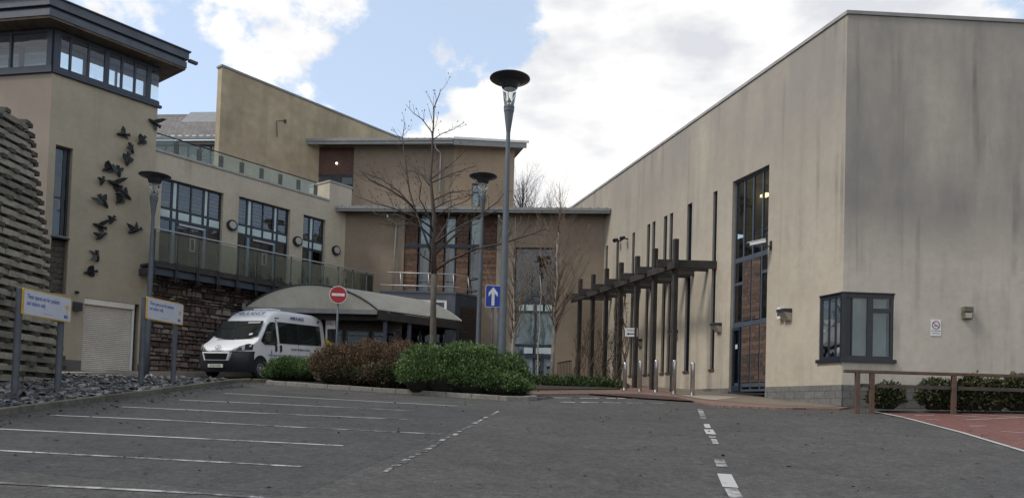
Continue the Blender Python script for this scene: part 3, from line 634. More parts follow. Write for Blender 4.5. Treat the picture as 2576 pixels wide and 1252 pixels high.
mb = MB(); q = offs(lfoot, .84); mb.prism(q, zs + .743, zs + .79); e = Vector(q[1]); mb.box(e.x - .02, e.x + .32, e.y + .05, e.y + .22, zs + .40, zs + .50); mb.build('roof_edge', M_slate, tow)
# ------------------------------------------------------------------ wing
wing = thing('terrace_wing', 'long beige two storey wing with three tall windows above the stone wall', 'building', (W.o.x, W.o.y, 0), W.rot)
zc = W.z(610, 443); zfl = W.z(388, 668); zr = W.z(856, 466)
xcop = W.x(828, 505)
WN = []
for (u0, v0, u1, v1) in ((407.5, 448.5, 563, 483), (602, 493, 731, 527.5), (764, 538.5, 819.5, 554)):
    a = W.sz(u0, v0); b = W.sz(u1, v1); WN.append([a[0], b[0], zfl + .12, (a[1] + b[1]) / 2])
zst = zfl - .12
mb = MB(); mb.wall(0, xcop, zst, zc, zc, [tuple(k) for k in WN], rev=.22); mb.wall(xcop, WR, zst, zr, zr, [], rev=.2)
mb.quad((xcop, 0, zc), (xcop, 0, zr), (xcop, 1.6, zr), (xcop, 1.6, zc)); mb.quad((WR, 0, zst), (WR, 4, zst), (WR, 4, zr), (WR, 0, zr))
mb.build('wall', M_cream, wing)
mb = MB(); mb.box(0, xcop - .01, -.05, .30, zc + .002, zc + .10); mb.build('coping', M_coping, wing, bevel=.01)
mb = MB(); mb.box(xcop - .04, WR + .03, -.05, .32, zr + .002, zr + .09); mb.box(xcop - .04, xcop + .26, .322, 1.65, zr + .002, zr + .09); mb.build('raised_coping', M_coping, wing, bevel=.01)
mb = MB(); mb.box(0, WR, .3, 4.2, zc - .30, zc - .12); mb.build('terrace_floor', M_coping, wing)
for i, (x0, x1, z0, z1) in enumerate(WN):
    if i < 2:
        L_ = x1 - x0; cols = (.195, .285, .705, .785); zt = z1 - (z1 - z0) * .335; zm = z1 - (z1 - z0) * .455
        f = window(wing, x0, x1, z0, z1, .16, [(x0 + L_ * c, .07) for c in cols] + [(x0 + L_ * .5, .06, zt - .5 * 0, z1 - .06), (x0 + L_ * .5, .05, zm, zt), (x0 + L_ * .5, .05, z0, zm - .1)], [(zt, .10), (zm, .12)], gm=M_glass)
        cells = [(x0 + .06, x0 + L_ * .175), (x0 + L_ * .31, x0 + L_ * .48), (x0 + L_ * .52, x0 + L_ * .68), (x0 + L_ * .81, x1 - .06)]; thin = [(x0 + L_ * .215, x0 + L_ * .265), (x0 + L_ * .725, x0 + L_ * .765)]
    else:
        L_ = x1 - x0; zt = z1 - (z1 - z0) * .325; zm = z1 - (z1 - z0) * .445
        f = window(wing, x0, x1, z0, z1, .16, [(x0 + L_ * c, .07) for c in (.37, .53)], [(zt, .10), (zm, .12)], gm=M_glass)
        cells = [(x0 + .06, x0 + L_ * .33), (x0 + L_ * .58, x1 - .06)]; thin = [(x0 + L_ * .40, x0 + L_ * .50)]
    mb = MB()
    for a, b in cells: mb.box(a, b, .22, .24, zt + .06, z1 - .06)
    mb.build('reflection_streak_panel', M_wstreak, f)  # panel added behind the upper panes, its streaks imitate reflections
    mb = MB()
    for a, b in cells: mb.box(a, b, .17, .188, zm + .065, zt - .055)
    for a, b in thin:
        mb.box(a, b, .17, .188, zt + .055, z1 - .06); mb.box(a, b, .17, .188, zm + .065, zt - .055)
    mb.build('frosted_pane', M_film, f)
    for a, b in thin: mb = MB(); mb.box(a, b, .175, .188, z0 + .06, zm - .07); mb.build('blue_lower_strip', mat('dull_blue_film', (.16, .235, .265), .4, noise=[(3, .1)]), f)
    if i < 2:
        mb = MB(); mb.box(cells[1][0], cells[2][1] + .1, .10, .155, zm - .18, zm - .10); mb.build('door_closer_bar', M_galv, f)
        mb = MB(); c_ = (cells[1][0] + cells[2][1]) / 2
        for a, b, c, d in ((cells[1][0] + .5, cells[1][0] + .55, z0 + .8, z0 + 1.25), (cells[1][0] + .7, cells[1][0] + .75, z0 + .8, z0 + 1.25), (cells[1][0] + .5, cells[1][0] + .75, z0 + 1.25, z0 + 1.3), (cells[1][0] + .5, cells[1][0] + .75, z0 + .75, z0 + .8)): mb.box(a, b, .12, .155, c, d)
        mb.build('door_pull', M_galv, f)
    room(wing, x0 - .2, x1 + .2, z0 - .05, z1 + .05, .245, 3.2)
# terrace balustrade
bal = thing('terrace_balustrade', 'glass balustrade with clamped panels and rail along the upper roof terrace', 'balustrade', tuple(W.w(0, .12, zc + .1)), W.rot)
zrl = W.z(610, 399) - zc - .1; nb = 8; BL = W.x(800, 458)
xp = [BL * k / nb for k in range(nb + 1)]
mb = MB(); mb.tube([(0, 0, zrl), (BL, 0, zrl)], .028, 8); mb.build('handrail', M_lampm, bal)
for k in range(nb):
    a = BL * k / nb; b = BL * (k + 1) / nb
    mb = MB(); mb.box(a + .05, b - .05, -.006, .006, .03, zrl - .06); mb.build('glass_panel', M_glasst, bal, fixn=False)
    mb = MB(); mb.box(b - .13, b + .07, -.02, .02, .0, zrl * .80); mb.box(b - .035, b - .015, -.01, .01, zrl * .80, zrl - .02); mb.build('post', mat('dull_post_plate', (.10, .10, .09), .6, .3, noise=[(6, .3)]), bal)
# balcony
bo = -1.25
balc = thing('balcony', 'long steel balcony with tinted glass panels in front of the tall windows', 'balcony', tuple(W.w(0, 0, zfl)), W.rot)
XB0 = W.x(391, 600, bo); XB1 = W.x(958, 692, bo); zhr = W.z(660, 630, bo) - zfl
mb = MB(); mb.box(XB0, XB1, bo + .06, -.01, -.16, -.06); mb.box(XB0, XB1, bo - .02, bo + .055, -.24, -.02); mb.build('deck', M_darktim, balc)
mb = MB(); mb.tube([(XB0, bo, zhr), (XB1, bo, zhr), (XB1 + .25, bo + .8, zhr)], .03, 8); mb.build('handrail', M_galv, balc)
npn = 13; 
for k in range(npn):
    a = XB0 + (XB1 - XB0) * k / npn; b = XB0 + (XB1 - XB0) * (k + 1) / npn
    mb = MB(); mb.box(a + .03, b - .03, bo - .008, bo + .008, .0, zhr - .10); mb.build('glass_panel', M_glassb, balc, fixn=False)
for k in range(npn + 1):
    a = XB0 + (XB1 - XB0) * k / npn
    mb = MB(); mb.box(a - .018, a + .018, bo + .012, bo + .07, -.03, zhr - .02); mb.box(a - .05, a - .03, bo - .05, bo - .03, -.75, .05); mb.box(a + .03, a + .05, bo - .05, bo - .03, -.75, .05); mb.build('post', M_lampm, balc)
    mb = MB(); mb.xprism([(a - .04, -.25), (a + .04, -.25), (a + .04, -.5), (a - .04, -.5)], bo, -.02); mb.build('bracket', M_slate, balc)
mb = MB(); mb.box(XB0, XB1, bo + .1, bo + .16, -.52, -.26); mb.build('edge_beam', M_slate, balc)
mb = MB(); mb.quad((XB1, bo, 0), (XB1 + .25, bo + .8, 0), (XB1 + .25, bo + .8, zhr - .1), (XB1, bo, zhr - .1)); mb.build('end_glass', M_glassb, balc, fixn=False)
# stone retaining wall under the balcony, real blocks
zt0 = W.z(395, 738); st = thing('stone_wall', 'reddish rubble sandstone retaining wall under the balcony', 'stone wall', tuple(W.w(0, 0, 0)), W.rot)
rb = random.Random(8); mb = MB(); zz = gw(W, 3) - .35
zst_top = zst + .05
while zz < zst_top:
    h = rb.uniform(.10, .26); h = min(h, zst_top - zz + .01); x = .05 - rb.random() * .3; ze = zz + h
    while x < WL:
        w_ = rb.uniform(.12, .48); d0 = -.15 - rb.random() * .10
        P = [(max(x, .02) + .012, zz + .012 + rb.uniform(-.01, .02)), (x + w_ - .012, zz + .012 + rb.uniform(-.01, .02)), (x + w_ - .012 - rb.uniform(0, .06), ze - .008 - rb.uniform(0, .06)), (max(x, .02) + .012 + rb.uniform(0, .06), ze - .008 - rb.uniform(0, .06))]
        if x + w_ > .1: mb.xprism(P, d0, -.02)
        x += w_
    zz = ze
mb.build('blocks', M_stone, st, bevel=.012)
mb = MB(); mb.box(.02, WL, -.10, -.012, gw(W, 3) - .5, zst_top + .02); mb.box(.02, WL, -.011, .25, zst - .6, zst - .001); mb.build('mortar_backing', M_mortar, st)

# dead leaves and grit lying on the asphalt
rs = np.random.RandomState(15); mb = MB()
for i in range(900):
    yy = 8 + 18 * rs.rand(); xx = rs.uniform(-9.2, 9.5); s_ = rs.uniform(.012, .04)
    if rs.rand() < .35: xx = -9.2 + abs(rs.normal()) * .5; s_ *= 1.3
    Mx = Matrix.Translation((xx, yy, g(xx, yy) + .012)) @ Matrix.Rotation(rs.uniform(0, 6.3), 4, 'Z') @ Matrix.Rotation(rs.normal(0, .3), 4, 'X')
    mb.add([Mx @ Vector(p) for p in ((-s_, -s_ * .5, 0), (s_ * .2, -s_ * .6, .006), (s_ * 1.2, 0, .012), (s_ * .1, s_ * .6, .008), (-s_ * .8, s_ * .3, 0))], [(0, 1, 2, 3, 4)])
tag(mb.build('leaf_litter', mat('dead_leaf_bits', (1, 1, 1), .9, noise=[(20, .2)], island=[(.03, .025, .02), (.05, .038, .026), (.02, .018, .016), (.10, .085, .065), (.035, .03, .022)]), fixn=False), kind='stuff')

# ------------------------------------------------------------------ stained wedge wall and slate roofed room behind the terrace
G = Fr(*(W.w(0, 4.4, 0).xy), AZ)
gx0, gz0 = G.sz(559, 168); gx1, gz1 = G.sz(985, 341); gk = (gz1 - gz0) / (gx1 - gx0)
wd = thing('tall_rendered_wall', 'tall freestanding ochre wall with dark stains rising behind the roof terrace', 'wall', (G.o.x, G.o.y, 0), G.rot)
gxe = gx1 + 1.5; zlow = zc - 1.0
mb = MB(); mb.xprism([(gx0, zlow), (gxe, zlow), (gxe, gz1 + gk * 1.5), (gx0, gz0)], 0, .38); mb.build('wall', M_wedge, wd)
mb = MB(); mb.xprism([(gx0 - .05, gz0 + .002), (gxe, gz1 + gk * 1.5 + .002), (gxe, gz1 + gk * 1.5 + .10), (gx0 - .05, gz0 + .10)], -.05, .43); mb.build('coping', M_gutter, wd)
mb = MB(); a = G.sz(694, 305); b = G.sz(715, 304); c = G.sz(696, 345); mb.tube([(b[0], -.06, b[1]), (a[0], -.06, a[1]), (c[0], -.06, c[1])], .018, 6); mb.box(b[0], b[0] + .08, -.1, 0, b[1] - .1, b[1] + .06)
mb.build('conduit', M_lampm, wd)
mb = MB(); a = G.sz(935, 330); mb.box(a[0], a[0] + .05, -.02, 0, a[1] - .9, a[1] + .02); mb.build('joint_strip', M_coping, wd)
# slate roofed room
pS = at(470, 350, 39.2); S = Fr(pS.x, pS.y, 95.5)
sr = thing('slate_roofed_room', 'small glazed room with grey slate roof between the tower and ochre wall', 'building', (S.o.x, S.o.y, 0), S.rot)
x0 = S.x(385, 350) - 1.5; x1 = S.x(572, 350) + .6; ze = S.z(470, 349)
pz = S.z(470, 292, 2.2) 
mb = MB(); mb.quad((x0, -.35, ze), (x1, -.35, ze), (x1, 2.2, pz), (x0, 2.2, pz)); mb.quad((x0, -.35, ze - .04), (x0, 2.2, pz - .04), (x1, 2.2, pz - .04), (x1, -.35, ze - .04)); mb.build('roof', M_slateroof, sr, fixn=False)
mb = MB()
for k in range(16):
    xx = x0 + (x1 - x0) * k / 16; mb.box(xx, xx + .22, -.40, -.28, ze - .02, ze + .05)
mb.build('eaves_tiles', M_whitep, sr)
mb = MB(); mb.box(x0, x1, -.42, -.33, ze - .17, ze - .03); mb.build('gutter', M_gutter, sr)
mb = MB(); mb.box(x0, x1, 2.15, 2.3, pz - .06, pz + .08); mb.build('ridge', M_gutter, sr)
xa = S.x(462, 296, 1.6); mb = MB(); M_ = Matrix.Translation((0, 0, 0)); sl_ = (pz - ze) / 2.55
mb.add([(xa, 1.3, ze + sl_ * 1.65 + .05), (x1, 1.3, ze + sl_ * 1.65 + .05), (x1, 2.3, pz + .26), (xa, 2.3, pz + .26), (xa, 1.3, ze + sl_ * 1.65 - .05), (x1, 1.3, ze + sl_ * 1.65 - .05), (x1, 2.3, pz - .1), (xa, 2.3, pz - .1)], [(0, 1, 2, 3), (0, 4, 5, 1), (3, 2, 6, 7), (0, 3, 7, 4)]); mb.build('skylight', M_gutter, sr)
mb = MB(); mb.wall(x0, x1, zc - .6, ze - .1, ze - .1, [(x0 + .3, x1 - .3, zc - .4, ze - .30)], rev=.15); mb.build('wall', M_cream, sr)
window(sr, x0 + .3, x1 - .3, zc - .4, ze - .3, .08, [x0 + .3 + (x1 - x0 - .6) * k / 9 for k in range(1, 9)], [], bar=.07, fm=M_frame, gm=M_glass)
mb = MB()
for k in (1, 2, 4, 5, 7): a = x0 + .35 + (x1 - x0 - .6) * k / 9; mb.box(a, a + (x1 - x0 - .6) / 9 - .12, .2, .22, zc - .4, ze - .8)
mb.build('drawn_blinds', M_blind, sr)
room(sr, x0 + .1, x1 - .1, zc - .5, ze - .2, .25, 2.0)

# ------------------------------------------------------------------ rear block, lower storey
BX1 = B.x(1530, 700); zg = gw(B, 6) - .3; zev = B.z(1185, 537); 
rear = thing('rear_block', 'tan rendered lower rear block with timber clad window bay and tall glazed doorway', 'building', (B.o.x, B.o.y, 0), B.rot)
dx0 = B.x(1292, 760); dx1 = B.x(1398, 760); dz1 = B.z(1345, 622); dz0 = gw(B, 9)
tx0 = B.x(1016, 650); tx1 = B.x(1249, 650); tz1 = zev - .02; tz0 = B.z(1130, 748)
mb = MB(); mb.wall(-.6, BX1 + .5, zg, zev, zev, [(tx0, tx1, tz0, tz1), (dx0, dx1, dz0, dz1)], rev=.25); mb.build('wall', M_tan, rear)
mb = MB(); mb.box(tx1, dx0 - .05, -.03, -.002, zg, zev - .05); mb.build('pale_pier', mat('pale_stone_pier', (.24, .215, .175), .9, noise=[(2, .15), (12, .1)]), rear)
# roof, gutter
rz = zev + .02; ov = -.55; 
mb = MB(); rx0 = B.x(850, 522, ov); mb.quad((rx0, ov, rz + .16), (BX1, ov, rz + .16), (BX1, 3.4, rz + .50), (rx0, 3.4, rz + .50)); mb.quad((rx0, ov, rz + .02), (rx0, 3.4, rz + .36), (BX1, 3.4, rz + .36), (BX1, ov, rz + .02)); mb.quad((rx0, ov, rz + .02), (BX1, ov, rz + .02), (BX1, ov, rz + .16), (rx0, ov, rz + .16)); mb.quad((rx0, ov, rz + .02), (rx0, ov, rz + .16), (rx0, 3.4, rz + .5), (rx0, 3.4, rz + .36))
for k in range(34):
    xx = rx0 + (BX1 - rx0) * (k + .5) / 34; mb.add([(xx - .06, ov - .02, rz + .16), (xx + .06, ov - .02, rz + .16), (xx, ov - .02, rz + .215), (xx - .06, 3.4, rz + .5), (xx + .06, 3.4, rz + .5), (xx, 3.4, rz + .555)], [(0, 1, 2), (0, 3, 5, 2), (1, 2, 5, 4)])
roofm = mb.build('roof', M_rooft, rear)
mb = MB(); mb.xprism; mb.box(rx0 - .03, BX1, ov - .12, ov - .002, rz - .02, rz + .13); mb.box(rx0 - .03, BX1, ov - .09, ov - .004, rz - .12, rz - .022); mb.build('gutter', M_gutter, rear, bevel=.012)
mb = MB(); mb.box(rx0, BX1, ov + .0, .05, rz - .07, rz - .03); mb.build('soffit', M_soffit, rear)
def pipe(parent, fr, pts, off=-.1, r=.045, name='downpipe', m=None):
    P = []
    for (u, v, o) in pts: a = fr.sz(u, v, o); P.append((a[0], o, a[1]))
    mb = MB(); mb.tube(P, r, 8); return mb.build(name, m or M_pipe, parent, smooth=True)
pz1 = B.sz(998, 562); zp = B.z(985, 745)
pipe(rear, B, [(975, 541, -.55), (975, 549, -.5), (997, 562, -.12), (996, 575, -.1), (988, 740, -.1)])
pipe(rear, B, [(1255, 541, -.55), (1255, 549, -.5), (1268, 562, -.12), (1268, 575, -.1), (1261, 930, -.1)])
# timber bay
bx = [(1017, 1049), (1083, 1115), (1147, 1177), (1212, 1248)]
tm = B.z(1130, 618)
mb = MB()
for k, (a, b) in enumerate(bx):
    xa = tx0 + .03 if k == 0 else B.x(a, 650); xb = tx1 - .02 if k == 3 else B.x(b, 650)
    mb.box(xa, xb, .06, .12, tm + .09, tz1 - .03); 
mb.build('cedar_cladding_upper', M_boards, rear)
mb = MB()
for k, (a, b) in enumerate(bx):
    xa = tx0 + .03 if k == 0 else B.x(a, 650); xb = tx1 - .02 if k == 3 else B.x(b, 650)
    mb.box(xa, xb, .06, .12, tz0, tm - .09)
mb.build('cedar_cladding_lower', M_boards_l, rear)
mb = MB(); mb.box(tx0, tx1, .03, .14, tm - .085, tm + .085); mb.build('transom', M_frame, rear)
for (a, b) in ((1053, 1081), (1118, 1145), (1181, 1210)):
    xa, xb = B.x(a, 650), B.x(b, 650)
    f = window(rear, xa, xb, tz0, tz1 - .03, .05, [], [tm], fw=.05, gm=M_glass, bar=.16)
    mb = MB(); mb.box(xa + .08, xb - .03, .10, .11, tm + .10, tz1 - .06); mb.build('frosted_pane', M_film, f)
    mb = MB(); mb.box(xa + .22, xb - .08, .14, .16, tz0 + .05, tm - .12); mb.build('blue_lower_strip', mat('deep_blue_film', (.05, .10, .15), .3, noise=[(2, .25)]), f)
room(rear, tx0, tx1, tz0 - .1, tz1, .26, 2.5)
# doorway: dark upper glass, small panes, blinds, doors
H = lambda v: B.z(1345, v)
xm = B.x(1347, 800)
df = window(rear, dx0, dx1, dz0, dz1, .14, [(xm, .10, dz0, H(762))], [(H(759), .12), (H(783), .07), (H(868), .12), (H(892), .06)], fw=.07, gm=M_glass)
mb = MB()
for q in range(4): a = dx0 + .1 + (dx1 - dx0 - .2) * q / 4; mb.box(a + .05, a + (dx1 - dx0 - .2) / 4 - .06, .15, .17, H(780), H(765))
mb.build('fanlight_panes', M_film, df)
mb = MB(); mb.box(dx0 + .1, xm - .07, .22, .24, H(864), H(787)); mb.box(xm + .07, dx1 - .1, .22, .24, H(864), H(787)); mb.build('pale_blind', M_blind, df)
mb = MB(); mb.box(xm + .03, dx1 - .12, .155, .17, H(888), H(873)); mb.box(dx0 + .55, xm - .1, .155, .17, H(888), H(873)); mb.build('frosted_panes', M_film, df)
for a, b in ((dx0 + .08, xm - .5), (xm - .47, xm + .35), (xm + .38, dx1 - .08)):
    mb = MB(); mb.box(a, a + .07, .08, .135, dz0 + .02, H(893)); mb.box(b - .07, b, .08, .135, dz0 + .02, H(893)); mb.box(a + .07, b - .07, .08, .135, dz0 + .02, dz0 + .2); mb.box(a + .07, b - .07, .08, .135, H(900), H(893)); mb.build('door_leaf', M_frame, df)
mb = MB(); mb.box(dx0 + .12, dx0 + .55, .15, .165, H(918), H(898)); mb.box(dx1 - .6, dx1 - .18, .15, .165, H(918), H(898)); mb.box(dx0 + .72, dx0 + 1.0, .15, .165, dz0 + .25, H(898)); mb.build('notices', mat('blue_grey_notice', (.20, .26, .31), .5, noise=[(2, .1)]), df)
room(rear, dx0, dx1, dz0, dz1, .26, 3.5)

# ------------------------------------------------------------------ rear block, upper storey
pU = at(717, 430, 41.4); U = Fr(pU.x, pU.y, 95.5); Ux1 = U.x(1140, 450); pV = U.w(Ux1, 0, 0); V = Fr(pV.x, pV.y, 78)
up = thing('upper_storey_block', 'tan upper storey with grey low pitched roof set back above the rear block', 'building', (U.o.x, U.o.y, 0), U.rot)
uz = U.z(900, 368); zl = rz - .4; Vx1 = V.x(1293, 450); vz0 = V.z(1140, 361); vz1 = V.z(1293, 371)
ux0, ux1 = U.x(798, 440), U.x(889, 440); uwz0 = U.z(845, 482); uzm = U.z(845, 440)
mb = MB(); mb.wall(0, Ux1, zl, uz, uz, [(ux0, ux1, uwz0, uz - .02)], rev=.15); mb.build('wall', M_tan, up)
rv = V.rot - U.rot; ca, sa = math.cos(rv), math.sin(rv)
vsx0, vsz1 = V.sz(1188, 461); vsx1 = V.x(1208, 470); vsz0 = V.z(1197, 519)
def vloc(mb, nm, m, **k): return mb.build(nm, m, up, loc=(Ux1, 0, 0), rotz=rv, **k)
mb = MB(); mb.wall(0, Vx1, zl, vz0, vz1, [(vsx0, vsx1, vsz0, vsz1)], rev=.15); vloc(mb, 'side_wall', M_tan_lit)
f = window(up, vsx0, vsx1, vsz0, vsz1, .08, [], [V.z(1197, 483)], fw=.05, gm=M_glass); f.location = (Ux1, 0, 0); f.rotation_euler = (0, 0, rv)
mb = MB(); mb.box(vsx0 + .05, vsx1 - .05, .16, .18, vsz0, vsz1); vloc(mb, 'white_blind', M_blind)
mb = MB(); mb.quad((Vx1, 0, zl), (Vx1, 6, zl), (Vx1, 6, vz1), (Vx1, 0, vz1)); vloc(mb, 'return_wall', M_tan_lit)
# brown panel and window
mb = MB(); mb.box(ux0, ux1, .05, .09, uzm + .02, uz - .03); mb.build('brown_panel', M_brownp, up)
f = window(up, ux0, ux1, uwz0, uzm, .04, [ux0 + (ux1 - ux0) * .5, ux0 + (ux1 - ux0) * .62], [], fw=.05, gm=M_glassd)
mb = MB(); mb.box(ux0 + (ux1 - ux0) * .68, ux1 - .08, .08, .10, U.z(870, 462), U.z(870, 446)); mb.build('notice', M_film, f)
room(up, ux0, ux1, uwz0, uzm, .1, 2)
mb = MB(); mb.lathe([(0, .07), (.05, .05), (.07, 0), (.05, -.05), (0, -.07)], 12); lb = mb.build('lit_ball_lamp', emat('warm_lamp_glow', (1, .85, .6), 1.6), up, loc=(U.x(848, 412), -.08, U.z(848, 412)), smooth=True)
# roof as a mono pitch polygon
o1 = -.6; ua = U.x(700, 355, o1)
Vd = Vector((ca, sa)); 
pe = Vector((Ux1, 0)) + Vd * (Vx1 + .55); vn = Vector((sa, -ca)) * .45
A_ = Vector((ua, o1)); Bc = Vector((U.x(1140, 355, o1) , o1)); Cc = pe + vn
ztA = U.z(900, 349, o1); ztC = V.z(1318, 357, -.45)
Dc = Cc + Vector((-sa, ca)) * 6 - Vd * .3; Ec = Vector((ua, 6))
pts = [A_, Bc, Cc, Dc, Ec]; zt_ = [ztA, ztA, ztC, ztC + .1, ztA + .3]
mb = MB(); mb.prism([tuple(p) for p in pts], [z - .16 for z in zt_], zt_)
for k in range(22):
    xx = ua + (Bc.x - ua) * (k + .5) / 22; mb.add([(xx - .07, o1 - .02, ztA), (xx + .07, o1 - .02, ztA), (xx, o1 - .02, ztA + .06), (xx - .07, 3, ztA + .15), (xx + .07, 3, ztA + .15), (xx, 3, ztA + .21)], [(0, 1, 2), (0, 3, 5, 2), (1, 2, 5, 4)])
mb.build('roof', M_rooft, up)
mb = MB(); mb.box(ua - .03, Bc.x, o1 - .13, o1 - .002, ztA - .17, ztA - .01); mb.box(ua, Bc.x, o1 - .09, o1 - .003, ztA - .32, ztA - .172); mb.build('gutter', M_gutter, up, bevel=.01)
vb = Vector((sa, -ca)); 
mb = MB(); q0 = Bc + Vd * .01 + vb * .002; q1 = Cc + vb * .002
mb.prism([tuple(q0), tuple(q1), tuple(q1 + vb * .05), tuple(q0 + vb * .05)], [ztA - .36, ztC - .34, ztC - .34, ztA - .36], [ztA + .03, ztC + .03, ztC + .03, ztA + .03]); mb.build('verge_board', M_gutter, up)
mb = MB(); q1b = q1 + Vd * .12; q0b = q0 + vb * .052; mb.prism([tuple(q0b), tuple(q1b + vb * .052), tuple(q1b + vb * .10), tuple(q0b + vb * .048)], [ztA - .06, ztC - .06, ztC - .06, ztA - .06], [ztA + .06, ztC + .06, ztC + .06, ztA + .06]); mb.build('verge_trim', M_whitep, up)
pipe(up, U, [(739, 361, -.6), (741, 372, -.55), (757, 388, -.12), (757, 398, -.1), (757, 440, -.1)])
pipe(up, U, [(1094, 361, -.6), (1095, 372, -.55), (1108, 384, -.12), (1108, 392, -.1), (1104, 522, -.1)])

# ------------------------------------------------------------------ dark entrance porch with steel rail on its flat roof
pP = at(1146, 742, 35.7); Q = Fr(pP.x, pP.y, 90)
por = thing('entrance_porch', 'dark blue grey flat roofed porch with white framed window and dark timber side', 'porch', (Q.o.x, Q.o.y, 0), Q.rot)
qx0 = Q.x(955, 742); qz = Q.z(1146, 739); zgq = gw(Q, -2) - .2
s45 = Vector((math.sin(R(45)) , math.cos(R(45)))); sd2 = 2.0
wx0_, wx1_ = Q.x(975, 760), Q.x(1124, 760); wz1_ = Q.z(1120, 754); wz0_ = Q.z(1124, 800)
ex0, ex1, ez1 = Q.x(960, 850), Q.x(1120, 850), Q.z(1050, 822)
mb = MB(); mb.wall(qx0, 0, zgq, qz, qz, [(wx0_, wx1_, wz0_, wz1_), (ex0, ex1, zgq + .3, ez1)], rev=.12)
mb.build('front_wall', M_slate_l, por)
Q2 = Fr(Q.o.x, Q.o.y, 45); rq = Q2.rot - Q.rot
mb = MB(); mb.quad((0, 0, zgq), (sd2, 0, zgq), (sd2, 0, qz), (0, 0, qz)); mb.build('side_wall', M_slate, por, rotz=rq)
mb = MB(); mb.box(.35, sd2, -.04, -.01, zgq, qz - .55); mb.build('timber_side_panel', M_dkb, por, rotz=rq)
mb = MB(); mb.prism([(qx0, -.03), (.03, -.03), (sd2 * .72, 1.42), (qx0, 1.42)], qz + .002, qz + .09); mb.build('flat_roof', M_slate_l, por)
f = window(por, wx0_, wx1_, wz0_, wz1_, .02, [], [], fw=.12, fm=M_white, gm=M_glass)
mb = MB(); mb.box(wx0_, wx1_, .3, .32, wz0_ - .1, wz1_); mb.build('grey_blind', mat('mid_grey_blind', (.14, .14, .135), .8), f)
f = window(por, ex0, ex1, zgq + .3, ez1, .04, [ex0 + (ex1 - ex0) * k / 5 for k in range(1, 5)], [Q.z(1050, 862)], fw=.06, bar=.12, gm=M_glassd)
mb = MB()
for k in range(5): a = ex0 + (ex1 - ex0) * k / 5; mb.box(a + .12, a + (ex1 - ex0) / 5 - .12, .09, .10, Q.z(1050, 848), Q.z(1050, 838))
mb.build('frosted_strips', mat('dim_frosted_strip', (.16, .21, .21), .5), f)
room(por, ex0, ex1, zgq + .3, ez1, .2, 1.6)
# extended glazed screen towards the stone wall, under the canopy
rail = thing('roof_rail', 'bent steel tube guard rail on the flat porch roof', 'railing', tuple(Q.w(0, 0, qz + .09)), Q.rot)
rx0_ = Q.x(972, 685); h1 = Q.z(1100, 687) - qz - .09; h2 = Q.z(1100, 719) - qz - .09
mb = MB()
for h in (h1, h2): mb.tube([(rx0_ - (.3 if h == h2 else 0), .15, h), (-.12, .15, h), (1.35, 1.45, h + (-.0))], .028, 6)
mb.build('tube', M_galv, rail, smooth=True)
for (x, y) in ((Q.x(1007, 710), .15), (Q.x(1078, 710), .15), (-.12, .15), (1.25, 1.4), (.55, .75)):
    mb = MB(); mb.tube([(x + .05, y, 0), (x - .03, y, h1)], .025, 6); mb.build('post', M_galv, rail, smooth=True)
for (x0, x1, y0, y1) in ((Q.x(1007, 710), Q.x(1007, 710) + 1.0, .15, 1.3),): mb = MB(); mb.tube([(x0, y0, h2), (x1, y1, .02)], .02, 6); mb.build('stay', M_galv, rail)

# ------------------------------------------------------------------ canopy with curved roof
pK = at(948, 780, 31.8); K = Fr(pK.x, pK.y, 93); kd = Vector((math.sin(R(45)), math.cos(R(45)), 0)); 
can = thing('entrance_canopy', 'barrel roofed grey entrance canopy with solid curved gable above the ambulance', 'canopy', (K.o.x, K.o.y, 0), K.rot)
kx0, kz = K.x(619, 778), K.z(948, 779); kzt = K.z(785, 717)
ext = Vector((kd.dot(K.d), -kd.dot(K.n), 0)); KL = 4.75; ch = -kx0; sg = kzt - kz; Rr = (ch * ch / 4 + sg * sg) / (2 * sg); ccz = kzt - Rr; a0 = math.asin(ch / 2 / Rr)
NA = 22; arc = [(kx0 / 2 + Rr * math.sin(-a0 + 2 * a0 * k / NA), ccz + Rr * math.cos(-a0 + 2 * a0 * k / NA)) for k in range(NA + 1)]
mb = MB(); mb.xprism(arc, 0, .06); mb.build('gable_panel', mat('canopy_gable_panel', (.36, .345, .30), .8, noise=[(1.2, .12), (12, .08)], streak=(.4, 1.5, (.14, .13, .11))), can)
mb = MB(); NL = 32
ring = [(x, z + .02) for x, z in arc]
for j in range(NL):
    for (s0, s1, dz) in ((j / NL, (j + .35) / NL, 0.045), ((j + .35) / NL, (j + 1) / NL, 0.0)):
        e0, e1 = ext * (KL * s0), ext * (KL * s1)
        for k in range(NA):
            (xa, za), (xb, zb_) = ring[k], ring[k + 1]
            mb.quad((xa + e0.x, e0.y, za + dz), (xb + e0.x, e0.y, zb_ + dz), (xb + e1.x, e1.y, zb_ + dz), (xa + e1.x, e1.y, za + dz))
            mb.quad((xa + e1.x, e1.y, za), (xb + e1.x, e1.y, zb_), (xb + e1.x, e1.y, zb_ + .045), (xa + e1.x, e1.y, za + .045))
            if dz: mb.quad((xa + e0.x, e0.y, za), (xb + e0.x, e0.y, zb_), (xb + e0.x, e0.y, zb_ + .045), (xa + e0.x, e0.y, za + .045))
mb.build('roof_sheet', mat('canopy_roof_sheet', (.44, .44, .40), .5, .1, noise=[(1.5, .1)]), can, fixn=False)
mb = MB(); mb.add([(x + e.x, e.y, z - .03) for e in (Vector((0, 0, 0)), ext * KL) for x, z in arc], [(k, k + 1, NA + 2 + k, NA + 1 + k) for k in range(NA)]); mb.build('roof_underside', M_darktim, can, fixn=False)
mb = MB(); mb.tube([(x, -.02, z + .04) for x, z in arc], .035, 6); mb.build('gable_edge_trim', M_lampm, can)
